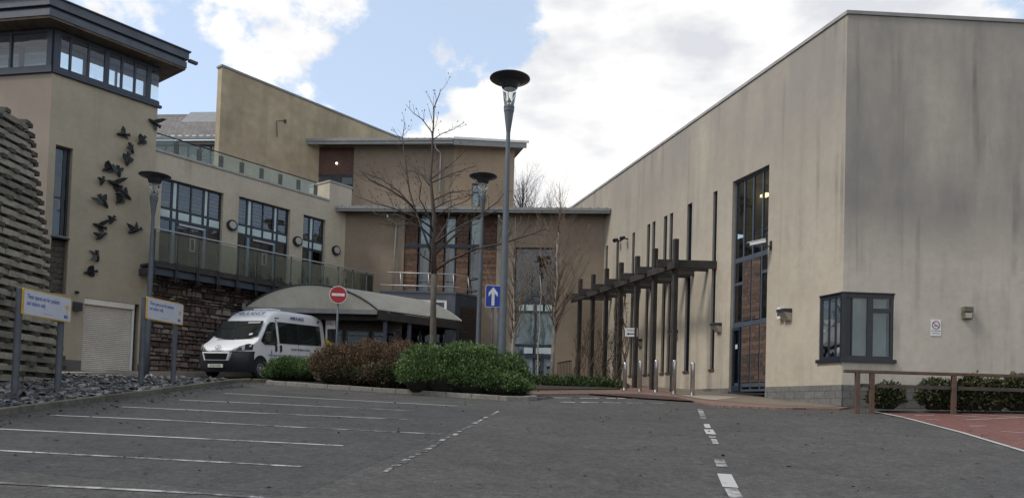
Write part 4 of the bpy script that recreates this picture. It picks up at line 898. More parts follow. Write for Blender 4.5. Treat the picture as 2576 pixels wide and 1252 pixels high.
mb = MB(); mb.box(kx0 - .1, .02, -.04, .10, kz - .20, kz - .01); mb.box(kx0 - .16, kx0 - .02, -.06, .12, kz - .12, kz + .14); mb.build('fascia_beam', M_gutter, can, bevel=.01)
e = ext * KL
for x_ in (0, kx0): mb = MB(); mb.beam((x_, .12, kz - .22), (x_ + e.x, e.y, kz - .22), .16, .34); mb.build('eaves_beam', M_darktim, can)
for j in range(6):
    q = ext * (KL * (j + .4) / 6); mb = MB(); mb.box(kx0 + q.x, .06 + q.x, q.y + .10, q.y + .22, kz - .42, kz - .05); mb.build('rafter', M_darktim, can)
for (f_, x_) in ((.16, -.25), (.42, -.2), (.72, -.2), (.97, -.2), (.16, kx0 + .3), (.6, kx0 + .3)):
    q = ext * (KL * f_); p = K.w(x_ + q.x, q.y, 0); mb = MB(); mb.box(x_ + q.x - .08, x_ + q.x + .08, q.y - .08, q.y + .08, g(p.x, p.y) - .1, kz - .3); mb.build('post', M_slate, can)
# dark glazed wall behind the canopy on the left
sc = thing('lobby_screen', 'dark glazed lobby screen in the shade under the curved canopy', 'glazed screen', tuple(W.w(WL - 4.6, -1.6, 0)), R(90) - R(88))
zz = g(sc.location.x, sc.location.y)
zk = kz + .0
mb = MB(); mb.box(0, 5.2, .1, .16, zz - .3, zk - .35); mb.build('dark_panel', M_dkb, sc)
for k in range(4):
    a = .5 + k * 1.15; window(sc, a, a + 1.0, zz + .1, zk - .8, .0, [], [zz + 1.9], fm=M_frame, gm=M_glassd)

# ------------------------------------------------------------------ right hand building
rbl = thing('long_hospital_wing', 'large pale stained rendered building with tall glazed stair window and corner window', 'building', (Lp.o.x, Lp.o.y, 0), Lp.rot)
zpl = Lp.z(2115, 967); zn = (Lp.z(2132, 36) + Fp.z(2132, 36)) / 2; xf, zf = Lp.sz(1448, 517); xe = xf - 3; zfe = zf + (zf - zn) / (xf) * (-3) * -1 if False else zf + (zn - zf) / (0 - xf) * (xe - xf)
SL = []
for (u0, u1, vt) in ((1514.5, 1519.5, 619), (1524, 1529, 615), (1551, 1557.5, 601), (1591, 1597, 582), (1628.5, 1636, 561), (1641.5, 1649, 554), (1670.5, 1679, 540), (1685.5, 1693.5, 533), (1729.5, 1741.5, 509), (1795, 1805, 478)):
    xa = Lp.x(u0, vt); xb = Lp.x(u1, vt); xb = max(xb, xa + .26); SL.append((xa, xb, Lp.z(1788.5, 928), Lp.z((u0 + u1) / 2, vt + 3)))
gxa, gxb = (Lp.x(1845, 457) + Lp.x(1833, 900)) / 2, (Lp.x(1937, 412) + Lp.x(1925, 900)) / 2; gzt = (Lp.z(1845, 457) + Lp.z(1937, 412)) / 2; gzb = zpl - .12
cwh = (Lp.z(2085, 742) + Fp.z(2200, 739)) / 2; cws = (Lp.z(2085, 902) + Fp.z(2200, 903)) / 2; cwl = Lp.x(2061, 820); cwr = Fp.x(2249, 820)
mb = MB(); mb.wall(xe, 0, zpl, zfe, zn, SL + [(gxa, gxb, gzb, gzt, 'b'), (cwl, 0, cws, cwh, 'r')], rev=.24); mb.build('long_wall', M_cream_long, rbl)
rF = Fp.rot - Lp.rot; FX = 9.0; zF = Fp.z(2570, 59); zF1 = zn + (zF - zn) * FX / Fp.x(2570, 59)
def floc(mb, nm, m, par=rbl, **k): return mb.build(nm, m, par, rotz=rF, **k)
mb = MB(); mb.wall(0, FX, zpl, zn, zF1, [(0, cwr, cws, cwh, 'l')], rev=.2); floc(mb, 'front_wall', M_cream_front)
mb = MB(); mb.add([(xe, -.04, zfe), (.03, -.04, zn), (.03, -.04, zn + .10), (xe, -.04, zfe + .10), (xe, .35, zfe), (-.27, .35, zn), (-.27, .35, zn + .10), (xe, .35, zfe + .10)], [(0, 1, 2, 3), (3, 2, 6, 7), (0, 4, 5, 1), (5, 4, 7, 6)]); mb.build('long_coping', M_coping, rbl)
mb = MB(); mb.add([(-.03, -.04, zn), (FX, -.04, zF1), (FX, -.04, zF1 + .10), (-.03, -.04, zn + .10), (.35, .35, zn), (FX, .35, zF1), (FX, .35, zF1 + .10), (.35, .35, zn + .10)], [(0, 1, 2, 3), (3, 2, 6, 7), (0, 4, 5, 1), (5, 4, 7, 6), (1, 5, 6, 2)]); floc(mb, 'front_coping', M_gutter)
mb = MB(); fe_ = (FX * math.cos(rF), FX * math.sin(rF)); mb.prism([(xe, .2), (-.1, .4), (fe_[0] - .5, fe_[1]), (xe, fe_[1] + 1)], [zfe - .7, zn - .7, zn - .7, zfe - .7], [zfe - .6, zn - .6, zn - .6, zfe - .6]); mb.build('roof_deck', M_coping, rbl)
mb = MB(); zlo = min(gw(Lp, 0), gw(Lp, -6)) - .3; mb.wall(xe, gxa - .01, zlo, zpl + .0, zpl + .0, y=-.02); mb.wall(gxb + .01, .03, zlo, zpl, zpl, y=-.02); mb.quad((xe, -.02, zpl), (gxa, -.02, zpl), (gxa, 0, zpl), (xe, 0, zpl)); mb.build('long_plinth', M_plinth, rbl)
mb = MB(); mb.wall(-.01, FX, zlo - .3, zpl, zpl, y=-.02); floc(mb, 'front_plinth', M_plinth)
for s_ in SL:
    mb = MB(); mb.box(s_[0], s_[1], .20, .23, s_[2], s_[3]); mb.box(s_[0], s_[0] + .03, .08, .2, s_[2], s_[3]); o = mb.build('slit_window', M_frame, rbl)
    mb = MB(); mb.box(s_[0] + .035, s_[1] - .02, .185, .195, s_[2] + (s_[3] - s_[2]) * .62, s_[3] - .05); mb.box(s_[0] + .035, s_[1] - .02, .185, .195, s_[2] + .05, s_[2] + (s_[3] - s_[2]) * .58); mb.build('pane', M_glassd, o)
    mb = MB(); mb.box(s_[0] - .04, s_[1] + .03, -.05, .1, s_[2] - .07, s_[2] + .0); mb.build('sill', M_railtim, o)
# stair glazing
GH = gzt - gzb; GWd = gxb - gxa
zof = lambda v: Lp.z(1890, v)
h1_, h2a, h3_ = zof(642), zof(703), zof(809)
gf = window(rbl, gxa, gxb, gzb, gzt, .12, [(gxa + GWd * .26, .06), (gxa + GWd * .51, .06), (gxa + GWd * .76, .06)], [(h1_, .16), (h3_, .16), (h2a, .10, gxa + .05, gxa + GWd * .25), (h2a + .2, .10, gxa + GWd * .77, gxb - .05), (gzb + .22, .14)], fw=.07, gm=glassmat('stair_glass', (.66, .69, .66), .15), fm=mat('blue_grey_mullion', (.075, .09, .115), .5, .2, noise=[(4, .15)]))
mb = MB(); mb.box(gxa + GWd * .28, gxa + GWd * .49, .105, .118, h3_ + .1, h1_ - .1); mb.box(gxa + GWd * .53, gxa + GWd * .74, .105, .118, h3_ + .1, h1_ - .1)
for k in (.28, .53, .78): mb.box(gxa + GWd * k, gxa + GWd * (k + .21), .105, .118, gzb + .3, h3_ - .1)
mb.build('cedar_infill', M_dcedar, gf)
hb = zof(582)
mb = MB(); mb.box(gxa + .05, gxb - .05, .5, .8, hb - .08, hb + .14); mb.build('landing_edge', M_coping, gf)
room(rbl, gxa - .1, gxb + .1, hb + .2, gzt + .1, .24, 3.2, mat('pale_stairwell', (.17, .165, .15), .9))
room(rbl, gxa - .1, gxb + .1, gzb, hb, .24, 3.2)
for (u, v) in ((1903, 488), (1926, 491), (1884, 487)):
    a = Lp.sz(u, v, 1.2); mb = MB(); mb.box(a[0] - .18, a[0] + .18, 1.1, 1.3, a[1] - .04, a[1] + .04); mb.build('ceiling_lamp', emat('warm_strip_glow', (1, .8, .45), 2.2), rbl)
mb = MB(); mb.box(gxa + .02, gxa + GWd * .25, .06, .11, gzb + .25, h3_ - .12); 
dd = MB(); dd.box(gxa + .08, gxa + .14, .05, .115, gzb + .02, h3_ - .1); dd.box(gxa + GWd * .235, gxa + GWd * .25, .05, .115, gzb + .02, h3_ - .1); dd.box(gxa + .14, gxa + GWd * .235, .05, .115, h3_ - .2, h3_ - .1); dd.box(gxa + .14, gxa + GWd * .235, .05, .115, gzb + .02, gzb + .2); dr = dd.build('side_door', M_frame, rbl)
mb = MB(); mb.box(gxa + .3, gxa + .42, .03, .045, gzb + 1.45, gzb + 1.6); mb.build('door_notice', M_film, dr)
# corner window
cm = mat('near_black_frame', (.018, .022, .03), .4, noise=[(4, .15)])
mb = MB(); y = .03
LL = -cwl
mb.box(cwl, cwl + .07, y, y + .07, cws, cwh); mb.box(cwl + .07, -.05, y, y + .07, cwh - .10, cwh); mb.box(cwl + .07, -.05, y, y + .07, cws, cws + .07); mb.box(cwl + LL * .34, cwl + LL * .34 + .05, y + .01, y + .06, cws + .07, cwh - .1); mb.box(cwl + LL * .62, cwl + LL * .62 + .05, y + .01, y + .06, cws + .07, cwh - .1)
cwf = mb.build('corner_window', cm, rbl)
mb = MB(); mb.quad((cwl + .07, y + .03, cws + .07), (-.05, y + .03, cws + .07), (-.05, y + .03, cwh - .1), (cwl + .07, y + .03, cwh - .1)); mb.build('side_pane', M_glass, cwf)
mb = MB(); q = cwr
mb.box(-.02, .08, y - .02, y + .08, cws, cwh); mb.box(.08, .30, y + .03, y + .06, cws + .07, cwh - .1); mb.box(q - .09, q, y, y + .07, cws, cwh); mb.box(.08, q - .09, y, y + .07, cwh - .12, cwh); mb.box(.08, q - .09, y, y + .07, cws, cws + .08)
c1_ = Fp.x(2187, 820) ; mb.box(c1_ - .04, c1_ + .12, y + .004, y + .066, cws + .08, cwh - .12); mb.box(c1_ + .12, q - .09, y + .004, y + .066, cwh - .52, cwh - .40)
mb.box(Fp.x(2146, 820) - .03, Fp.x(2146, 820), y + .004, y + .06, cws + .08, cwh - .12)
floc(mb, 'front_frame', cm, cwf)
mb = MB(); mb.quad((.3, y + .03, cws + .08), (q - .09, y + .03, cws + .08), (q - .09, y + .03, cwh - .12), (.3, y + .03, cwh - .12)); floc(mb, 'front_pane', M_glass, cwf)
mb = MB(); n_ = 26
for k in range(n_):
    a = .34 + (q - .5) * k / n_; mb.add([(a, .16, cws + .09), (a + .035, .20, cws + .09), (a + .055, .16, cws + .09), (a, .16, cwh - .14), (a + .035, .20, cwh - .14), (a + .055, .16, cwh - .14)], [(0, 1, 4, 3), (1, 2, 5, 4)])
floc(mb, 'vertical_blind', M_blind, cwf, fixn=False)
mb = MB(); mb.box(cwl + LL * .36, cwl + LL * .60, .10, .11, cws + .62, cws + 1.05); mb.box(cwl + LL * .66, -.06, .10, .11, cws + .62, cws + 1.07); mb.build('paper_notice', M_signw, cwf)
mb = MB(); mb.box(cwl - .06, -.02, -.07, .2, cws - .10, cws - .005); mb.build('sill', cm, cwf)
mb = MB(); mb.box(-.09, q + .05, -.07, .18, cws - .102, cws - .004); floc(mb, 'front_sill', cm, cwf)
mb = MB(); mb.box(cwl - .02, -.05, -.012, .03, cwh + .0, cwh + .03); mb.build('head_trim', cm, cwf)
mb = MB(); mb.box(-.04, q + .02, -.012, .03, cwh, cwh + .03); floc(mb, 'front_head_trim', cm, cwf)
mb = MB(); a_ = Vector((cwl - .1, .35)); Fd = Vector((math.cos(rF), math.sin(rF))); Fn = Vector((-math.sin(rF), math.cos(rF)))
b2 = Fd * (cwr + .1) + Fn * .3; in_ = Vector((cwl - .1, 2.6)); in2 = b2 + Fn * 2.3
pr = [a_, in_, in2, b2]
for p, q_ in ((pr[0], pr[1]), (pr[1], pr[2]), (pr[2], pr[3])): mb.quad((*p, cws), (*q_, cws), (*q_, cwh), (*p, cwh))
mb.add([(*p, cws) for p in (Vector((cwl - .1, .2)), in_, in2, b2, Vector((0, .1)))], [(0, 1, 2, 3, 4)]); mb.add([(*p, cwh - .01) for p in (Vector((cwl - .1, .2)), in_, in2, b2, Vector((0, .1)))], [(0, 1, 2, 3, 4)])
mb.build('interior', M_room, rbl, fixn=False)

# ------------------------------------------------------------------ pergola
pg0 = at(1687, 700, 26.75)
def pgp(u, v, Y): return at(u, v, Y)
dirL = -Lp.d
def along(u):    # ground position of the pergola line seen at column u
    o = Vector((pg0.x, pg0.y)); d = Vector((dirL.x, dirL.y)); 
    lo_, hi_ = -8., 20.
    for _ in range(40):
        m = (lo_ + hi_) / 2; p = o + d * m; uu = px(Vector((p.x, p.y, 5)))[0]
        if uu > u: lo_ = m
        else: hi_ = m
    return m
def px(p):
    q = CM3.transposed() @ (p - CAMP); return CX + FPX * q.x / -q.z, CY - FPX * q.y / -q.z
PG = Fr(pg0.x, pg0.y, 162.8)
ztopb = PG.z(1680, 668); 
pergola = thing('pergola', 'black timber pergola with seven tall posts beside the pale wall', 'pergola', (PG.o.x, PG.o.y, 0), PG.rot)
zbm = PG.z(1679, 681); xpf = PG.x(1449, 756)
mb = MB(); mb.box(xpf - .5, .35, -.07, .07, zbm, zbm + .24); mb.build('long_beam', M_darktim, pergola, bevel=.008)
pus = [1687, 1636, 1592, 1552, 1516, 1483, 1451]; tops = [598, 622, 641, 657, 672, 687, 698]
rc = math.radians(90 - 90) - PG.rot
dist = (Lp.o - PG.o).dot(PG.n) * -1
for k, u in enumerate(pus):
    x = PG.x(u, 760); p = PG.w(x, 0, 0); zt = PG.z(u + 4, tops[k] + 2) if k < 7 else 0
    mb = MB(); mb.box(x - .085, x + .085, .075, .24, g(p.x, p.y) - .05, zt); mb.build('post', M_darktim, pergola, bevel=.008)
    # cross beam running square to the view, from just outside the long beam to the wall
    a = PG.w(x - .30, 0, 0); L_ = 0
    d = Vector((1, 0, 0)) ; t = ((Lp.o - a).dot(Lp.n)) / d.dot(Lp.n); Lw = t
    mb = MB(); zc_ = zbm + .24; M_ = Matrix.Translation((x - .22, 0, zc_)) @ Matrix.Rotation(rc, 4, 'Z')
    mb.box(-.42, Lw + .10, -.06, .06, -.13, .15, M=M_); mb.build('cross_beam', M_darktim, pergola, bevel=.006)
    if k < 6:
        x2 = (x + PG.x(pus[k + 1], 760)) / 2; a = PG.w(x2 - .1, 0, 0); t2 = ((Lp.o - a).dot(Lp.n)) / d.dot(Lp.n)
        mb = MB(); M_ = Matrix.Translation((x2, 0, zc_)) @ Matrix.Rotation(rc, 4, 'Z'); mb.box(.06, t2 + .1, -.06, .06, -.13, .10, M=M_); mb.build('cross_beam', M_darktim, pergola, bevel=.006)
# sign on the pergola post
p = PG.w(PG.x(1592, 835) - .1, -.02, 0); zs1 = PG.z(1592, 835)
sg_ = thing('direction_sign', 'small white sign with black left arrow fixed to the third pergola post', 'sign', (p.x, p.y, zs1), R(-8))
hw = .24
mb = MB(); mb.box(-hw, hw, -.03, .0, -.17, .17); mb.build('sign_plate', M_signw, sg_, bevel=.004)
text('sign_lettering', 'Reception', .085, M_black, sg_, (0, -.033, .085))
mb = MB(); mb.xprism([(-.19, -.06), (-.09, -.01), (-.09, -.04), (.17, -.04), (.17, -.08), (-.09, -.08), (-.09, -.11)], -.034, -.031); mb.build('left_arrow', M_black, sg_)

# ------------------------------------------------------------------ bollards
def bollard(u, vt, Y, label):
    p = at(u, vt, Y); z = g(p.x, p.y) + .05
    r = thing('bollard', label, 'bollard', (p.x, p.y, z), 0, 'steel bollards at the forecourt edge'); h = p.z - z
    mb = MB(); mb.lathe([(0, -.1), (.072, -.1), (.072, h - .05), (.066, h - .015), (.05, h), (0, h + .004)], 20); mb.build('post', M_steel, r, smooth=True)
    mb = MB(); mb.lathe([(.072, .0), (.11, .0), (.11, .015), (.072, .018)], 20); mb.build('base_collar', M_steel, r)
    return r
bollard(1573, 911, 27.4, 'stainless steel bollard farthest left, beside the vine covered pergola post')
bollard(1611, 907, 26.8, 'stainless steel bollard second from the left in the row, right of the direction sign')
bollard(1651.5, 905, 26.2, 'stainless steel bollard in the middle of the row of five')
bollard(1697, 905, 25.5, 'stainless steel bollard just right of the nearest tall pergola post')
bollard(1743, 911, 24.8, 'stainless steel bollard nearest the camera, rightmost of the row on the kerb corner')

# ------------------------------------------------------------------ street lamps
def make_lamp(name, label, u, v, Y, scl, basev=None, du=0):
    top = at(u, v, Y); base = (top.x, top.y); zg_ = g(*base) + .1; H = top.z - zg_
    r = thing(name, label, 'street lamp', (top.x, top.y, zg_), R(12), 'lamp posts with wide disc hoods')
    s = scl
    mb = MB(); mb.lathe([(0, -.3), (.115 * s, -.3), (.115 * s, 1.6 * s), (.10 * s, H * .5), (.065 * s, H - 1.78 * s)], 18); mb.build('pole', M_pole, r, smooth=True)
    c = H
    mb = MB(); mb.lathe([(.062 * s, c - 1.80 * s), (.07 * s, c - 1.74 * s), (.145 * s, c - 1.15 * s), (.150 * s, c - 1.13 * s)] + [(.150 * s + .004 * s * k + (.008 * s if k % 2 else 0), c - (1.13 - .045 * k) * s) for k in range(1, 5)] + [(.16 * s, c - .93 * s), (0, c - .93 * s)], 24); mb.build('tapered_neck', M_pole, r, smooth=False)
    mb = MB(); mb.lathe([(.152 * s, c - .93 * s), (.225 * s, c - .42 * s)], 24); mb.build('glass_cone', M_lglass, r, smooth=True, fixn=False)
    mb = MB(); mb.lathe([(0, c - .66 * s), (.075 * s, c - .80 * s), (0, c - .80 * s)], 12); mb.tube([(-.02 * s, 0, c - .70 * s), (-.05 * s, 0, c - .55 * s), (.0, 0, c - .40 * s)], .012 * s, 6)
    for a in (-.09, .0, .09): mb.lathe([(0, c - .92 * s), (.028 * s, c - .92 * s), (.028 * s, c - .81 * s), (0, c - .80 * s)], 8, 0, (a * s, 0, 0))
    mb.build('lamp_gear', M_lampm, r)
    mb = MB(); mb.lathe([(0, c - .40 * s), (.19 * s, c - .41 * s), (.245 * s, c - .36 * s), (.28 * s, c - .22 * s), (.35 * s, c - .19 * s), (.60 * s, c - .10 * s), (.635 * s, c - .075 * s), (.63 * s, c - .06 * s), (.40 * s, c - .02 * s), (.12 * s, c + .0 * s), (.05 * s, c + .04 * s), (0, c + .05 * s)], 40); mb.build('disc_hood', M_lampm, r, smooth=True)
    return r
make_lamp('street_lamp', 'tallest nearest lamp post with dark disc hood rising from the green shrub', 1283, 193, 22.8, .98)
make_lamp('street_lamp', 'smaller lamp post with disc hood behind the arrow sign', 1216, 440, 33.6, 1.0)
make_lamp('street_lamp', 'lamp post with disc hood at the right edge of the beige tower', 390, 438, 28.3, .90)

# ------------------------------------------------------------------ traffic signs
def tpost(parent, x, y, z0, z1, r=.035, name='post', m=None): mb = MB(); mb.tube([(x, y, z0), (x, y, z1)], r, 12); return mb.build(name, m or M_signpost, parent, smooth=True)
p = at(851, 741, 25.2); z = g(p.x, p.y)
ne = thing('no_entry_sign', 'round red no entry sign with white bar on a grey pole', 'road sign', (p.x, p.y, z), R(8)); hz = p.z - z
mb = MB(); mb.disc((0, 0, hz), .295, .012, 40); mb.build('border', M_signw, ne)
mb = MB(); mb.disc((0, -.013, hz), .272, .004, 40); mb.build('red_disc', M_red, ne)
mb = MB(); mb.box(-.21, .21, -.021, -.018, hz - .045, hz + .045); mb.build('white_bar', M_signw, ne)
tpost(ne, -.0, .045, -.3, hz + .24, .036); mb = MB(); mb.box(-.05, .05, .002, .05, hz - .16, hz - .12); mb.box(-.05, .05, .002, .05, hz + .12, hz + .16); mb.build('clip', M_signpost, ne)
p = at(1240.5, 745, 24.8); z = g(p.x, p.y); hz = p.z - z
ar = thing('ahead_only_sign', 'blue rectangular sign with white upward arrow on twin grey poles', 'road sign', (p.x, p.y, z), R(3))
def rrect(x0, x1, z0, z1, r, n=5):
    P = []
    for cx, cz, a in ((x1 - r, z1 - r, 0), (x0 + r, z1 - r, 90), (x0 + r, z0 + r, 180), (x1 - r, z0 + r, 270)):
        for k in range(n + 1): t = R(a + 90 * k / n); P.append((cx + r * math.cos(t), cz + r * math.sin(t)))
    return P
mb = MB(); mb.xprism(rrect(-.255, .255, hz - .365, hz + .365, .04), -.012, 0); mb.build('border', M_signw, ar)
mb = MB(); mb.xprism(rrect(-.238, .238, hz - .348, hz + .348, .03), -.016, -.0125); mb.build('blue_plate', M_blue, ar)
mb = MB(); mb.xprism([(-.048, hz - .31), (.048, hz - .31), (.048, hz + .10), (.15, hz - .01), (.15, hz + .12), (.0, hz + .30), (-.15, hz + .12), (-.15, hz - .01), (-.048, hz + .10)], -.020, -.0165); mb.build('white_arrow', M_signw, ar)
tpost(ar, 0, .05, -.2, hz + .3, .036); tpost(ar, .19, .05, -.2, hz + .3, .030); mb = MB(); mb.beam((0, .05, 1.35), (.19, .05, 1.25), .03, .03); mb.build('tie_bar', M_signpost, ar)
# parking boards on two posts
def board(u0, v0, Y0, u1, v1, h, names, label, name='parking_board', base=(None, None)):
    a = at(u0, v0, Y0); Y1 = Y0 + 1.65
    b = at(u1, v1, Y1); d = Vector((b.x - a.x, b.y - a.y)); Ln = d.length; rz_ = math.atan2(d.y, d.x)
    r = thing(name, label, 'sign', (a.x, a.y, 0), rz_, 'two post parking notice boards')
    zt_ = (a.z + b.z) / 2; z0 = zt_ - h
    mb = MB(); mb.xprism(rrect(-.02, Ln, z0, zt_, .05), -.03, 0.0); mb.build('yellow_backing', M_yel, r)
    mb = MB(); mb.xprism(rrect(.015, Ln - .03, z0 + .03, zt_ - .03, .05), -.036, -.031); mb.build('white_face', M_signblue, r)
    text('lettering', 'These spaces are for patients\nand visitors only', .15, M_txt, r, (.10, -.039, zt_ - .25), align='LEFT', sx=.62)
    mb = MB(); mb.box(.62, .98, -.038, -.0365, z0 + .10, z0 + .115); mb.build('underline', mat('pale_pencil_line', (.33, .33, .42), .6), r)
    # small daffodil shaped emblem
    mb = MB(); cx, cz = Ln - .17, z0 + .36
    for k in range(6): t = k * math.pi / 3 + .5; mb.xprism([(cx, cz), (cx + .05 * math.cos(t - .35), cz + .05 * math.sin(t - .35)), (cx + .095 * math.cos(t), cz + .095 * math.sin(t)), (cx + .05 * math.cos(t + .35), cz + .05 * math.sin(t + .35))], -.040, -.037)
    mb.xprism([(cx - .012, cz - .24), (cx + .012, cz - .24), (cx + .01, cz), (cx - .01, cz)], -.0395, -.037); mb.build('flower_emblem', mat('emblem_yellow', (.60, .36, .02), .5), r)
    mb = MB(); mb.box(cx - .10, cx + .04, -.039, -.037, z0 + .09, z0 + .17); mb.build('emblem_caption', M_txt, r)
    for x in (.02, Ln - .2):
        q = r.matrix_world; wp = (a.x + math.cos(rz_) * x, a.y + math.sin(rz_) * x)
        mb = MB(); mb.tube([(x, .085, g(*wp) - .1), (x, .085, zt_ - .03)], .075, 16); mb.tube([(x, .085, zt_ - .03), (x, .085, zt_ - .01)], [.075, .05], 16); mb.build('post', M_signpost, r, smooth=False)
    return r
board(57.5, 723, 16.9, 178, 749.5, .615, None, 'near notice board with yellow edge on thick grey posts in the gravel')
board(369, 746, 21.8, 460, 764, .66, None, 'farther notice board with yellow edge in front of the roller shutter and stone wall')

# ------------------------------------------------------------------ small fittings on the walls
def on(fr, u, v, off=0): x, z = fr.sz(u, v, off); return tuple(fr.w(x, off, z))
for (u, v, lb) in ((582, 567, 'round black rimmed wall light right of the first tall wing window'), (747, 607, 'round black rimmed wall light between the second and third wing windows'), (844, 630, 'round black rimmed wall light right of the narrow third wing window')):
    r = thing('bulkhead_light', lb, 'wall light', on(W, u, v), W.rot, 'round lights on the wing wall')
    mb = MB(); mb.disc((0, 0, 0), .235, .11, 28); mb.build('rim', M_black, r)
    mb = MB(); mb.disc((0, -.112, 0), .165, .04, 28); mb.build('diffuser', mat('dull_opal', (.34, .34, .31), .5), r, bevel=.02)
def wedge_light(fr, u, v, lb, s=1.0, both=False):
    r = thing('wedge_wall_light', lb, 'wall light', on(fr, u, v), fr.rot, 'angular lights on the pale building')
    mb = MB(); mb.add([(-.15 * s, 0, .17 * s), (.15 * s, 0, .17 * s), (.15 * s, -.30 * s, .15 * s), (-.15 * s, -.30 * s, .15 * s), (-.15 * s, 0, .05 * s), (.15 * s, 0, .05 * s), (.15 * s, -.30 * s, .07 * s), (-.15 * s, -.30 * s, .07 * s)], [(0, 1, 2, 3), (4, 7, 6, 5), (3, 2, 6, 7), (0, 3, 7, 4), (1, 5, 6, 2)]); mb.build('hood', M_lampm, r, bevel=.006)
    mb = MB(); mb.add([(-.14 * s, 0, .048 * s), (.14 * s, 0, .048 * s), (.14 * s, -.26 * s, .066 * s), (-.14 * s, -.26 * s, .066 * s), (-.13 * s, 0, -.17 * s), (.13 * s, 0, -.17 * s), (.13 * s, -.10 * s, -.15 * s), (-.13 * s, -.10 * s, -.15 * s)], [(0, 3, 2, 1), (4, 5, 6, 7), (3, 7, 6, 2), (0, 4, 7, 3), (1, 2, 6, 5)]); mb.build('lens', mat('yellowed_lens', (.33, .31, .25), .4), r)
    return r
wedge_light(Lp, 1810, 824, 'angular wall light between the last slit window and the stair glazing')
wedge_light(Lp, 1701, 841, 'angular wall light seen just right of the nearest pergola post')
wedge_light(Lp, 1612, 862, 'angular wall light half hidden behind the pergola post with the sign')
wedge_light(Lp, 1984, 792, 'angular wall light right of the stair glazing beside a small white box', 1.1)
for (u, v, lb) in ((1562, 606, 'small black spotlight high on the pale wall, left of the pair'), (1580, 601, 'small black spotlight high on the pale wall, right of the pair')):
    r = thing('spotlight', lb, 'spotlight', on(Lp, u, v), Lp.rot, 'spotlights above the pergola')
    mb = MB(); mb.beam((0, 0, 0), (-.02, -.22, .02), .05, .05); mb.build('arm', M_black, r); mb = MB(); mb.tube([(-.06, -.16, .08), (.0, -.34, -.02)], [.06, .10], 12); mb.build('lamp_head', M_black, r)
r = thing('intercom_box', 'small white call box with dark face beside the angular wall light', 'intercom', on(Lp, 1968, 790), Lp.rot)
mb = MB(); mb.box(-.09, .09, -.14, 0, -.16, .20); mb.build('case', M_whitep, r, bevel=.01); mb = MB(); mb.box(-.06, .06, -.145, -.141, -.06, .13); mb.build('dark_face', M_black, r)
r = thing('security_camera', 'white security camera on a bracket over the stair glazing', 'camera', on(Lp, 1940, 617), Lp.rot)
mb = MB(); mb.box(-.05, .05, -.03, 0, -.14, .14); mb.beam((0, -.02, -.04), (0, -.24, -.05), .035, .035); mb.beam((0, -.24, -.05), (-.08, -.30, .04), .035, .035); mb.build('bracket', M_lampm, r)
mb = MB(); M_ = Matrix.Translation((-.06, -.34, .09)) @ Matrix.Rotation(R(-25), 4, 'Z') @ Matrix.Rotation(R(12), 4, 'X'); mb.box(-.07, .07, -.36, .14, -.05, .05, M=M_); mb.box(-.085, .085, -.42, .15, .052, .07, M=M_); mb.build('housing', M_white, r, bevel=.01)
mb = MB(); mb.box(-.055, .055, -.365, -.362, -.04, .04, M=M_); mb.build('lens', M_black, r)
r = thing('bulkhead_lamp', 'square weathered bulkhead lamp right of the no smoking notice', 'wall light', on(Fp, 2430, 788), Fp.rot)
mb = MB(); mb.box(-.135, .135, -.14, 0, .03, .18); mb.xprism([(-.145, .02), (.145, .02), (.12, -.17), (-.12, -.17)], -.12, 0); mb.build('case', mat('lichen_grey_case', (.12, .115, .09), .8, noise=[(8, .3)]), r, bevel=.02)
mb = MB(); mb.xprism([(-.10, .0), (.10, .0), (.085, -.14), (-.085, -.14)], -.135, -.122); mb.build('diffuser', mat('yellowed_lens', (.33, .31, .25), .4), r, bevel=.01)
r = thing('no_smoking_notice', 'white no smoking notice with barred cigarette symbol on the stained front wall', 'notice', on(Fp, 2354, 824), Fp.rot)
mb = MB(); mb.box(-.145, .145, -.012, 0, -.225, .225); mb.build('plate', M_signw, r, bevel=.003)
mb = MB(); mb.disc((0, -.0125, .075), .115, .003, 36, r2=.095); mb.build('ring', mat('faded_red_ring', (.16, .03, .03), .6), r)
mb = MB(); M_ = Matrix.Translation((0, -.014, .075)) @ Matrix.Rotation(R(40), 4, 'Y'); mb.box(-.1, .1, -.003, 0, -.008, .008, M=M_); mb.build('bar', mat('faded_red_ring', (.16, .03, .03), .6), r)
mb = MB(); mb.box(-.06, .035, -.0155, -.0145, .045, .062); mb.tube([(.05, -.015, .06), (.06, -.015, .085), (.05, -.015, .11)], .004, 5); mb.build('cigarette', M_black, r)
text('lettering', 'NO SMOKING', .04, M_black, r, (0, -.014, -.085), ext=.001)
text('small_print', 'It is against the law to\nsmoke in these premises', .022, mat('grey_print', (.15, .15, .22), .6), r, (0, -.014, -.15), ext=.001)
r = thing('floodlight', 'small wall floodlight beside the roller shutter', 'wall light', on(T, 190, 771), T.rot)
mb = MB(); mb.box(-.03, .03, -.15, 0, -.03, .03); mb.build('arm', M_lampm, r); mb = MB(); mb.add([(-.14, -.1, .18), (.14, -.1, .18), (.14, -.30, .12), (-.14, -.30, .12), (-.14, -.06, -.16), (.14, -.06, -.16), (.14, -.26, -.16), (-.14, -.26, -.16)], [(0, 1, 2, 3), (4, 7, 6, 5), (3, 2, 6, 7), (0, 4, 5, 1), (0, 3, 7, 4), (1, 5, 6, 2)]); mb.build('lamp_head', M_lampm, r, bevel=.01)
r = thing('dome_camera', 'tiny dark camera fixed left of the roller shutter head', 'camera', on(T, 191, 734), T.rot)
mb = MB(); mb.box(-.04, .04, -.1, 0, -.02, .03); mb.build('bracket', M_lampm, r); mb = MB(); mb.lathe([(0, -.08), (.05, -.06), (.065, -.01), (.06, .02), (0, .03)], 14, 0, (0, -.13, 0)); mb.build('dome', M_black, r, smooth=True)

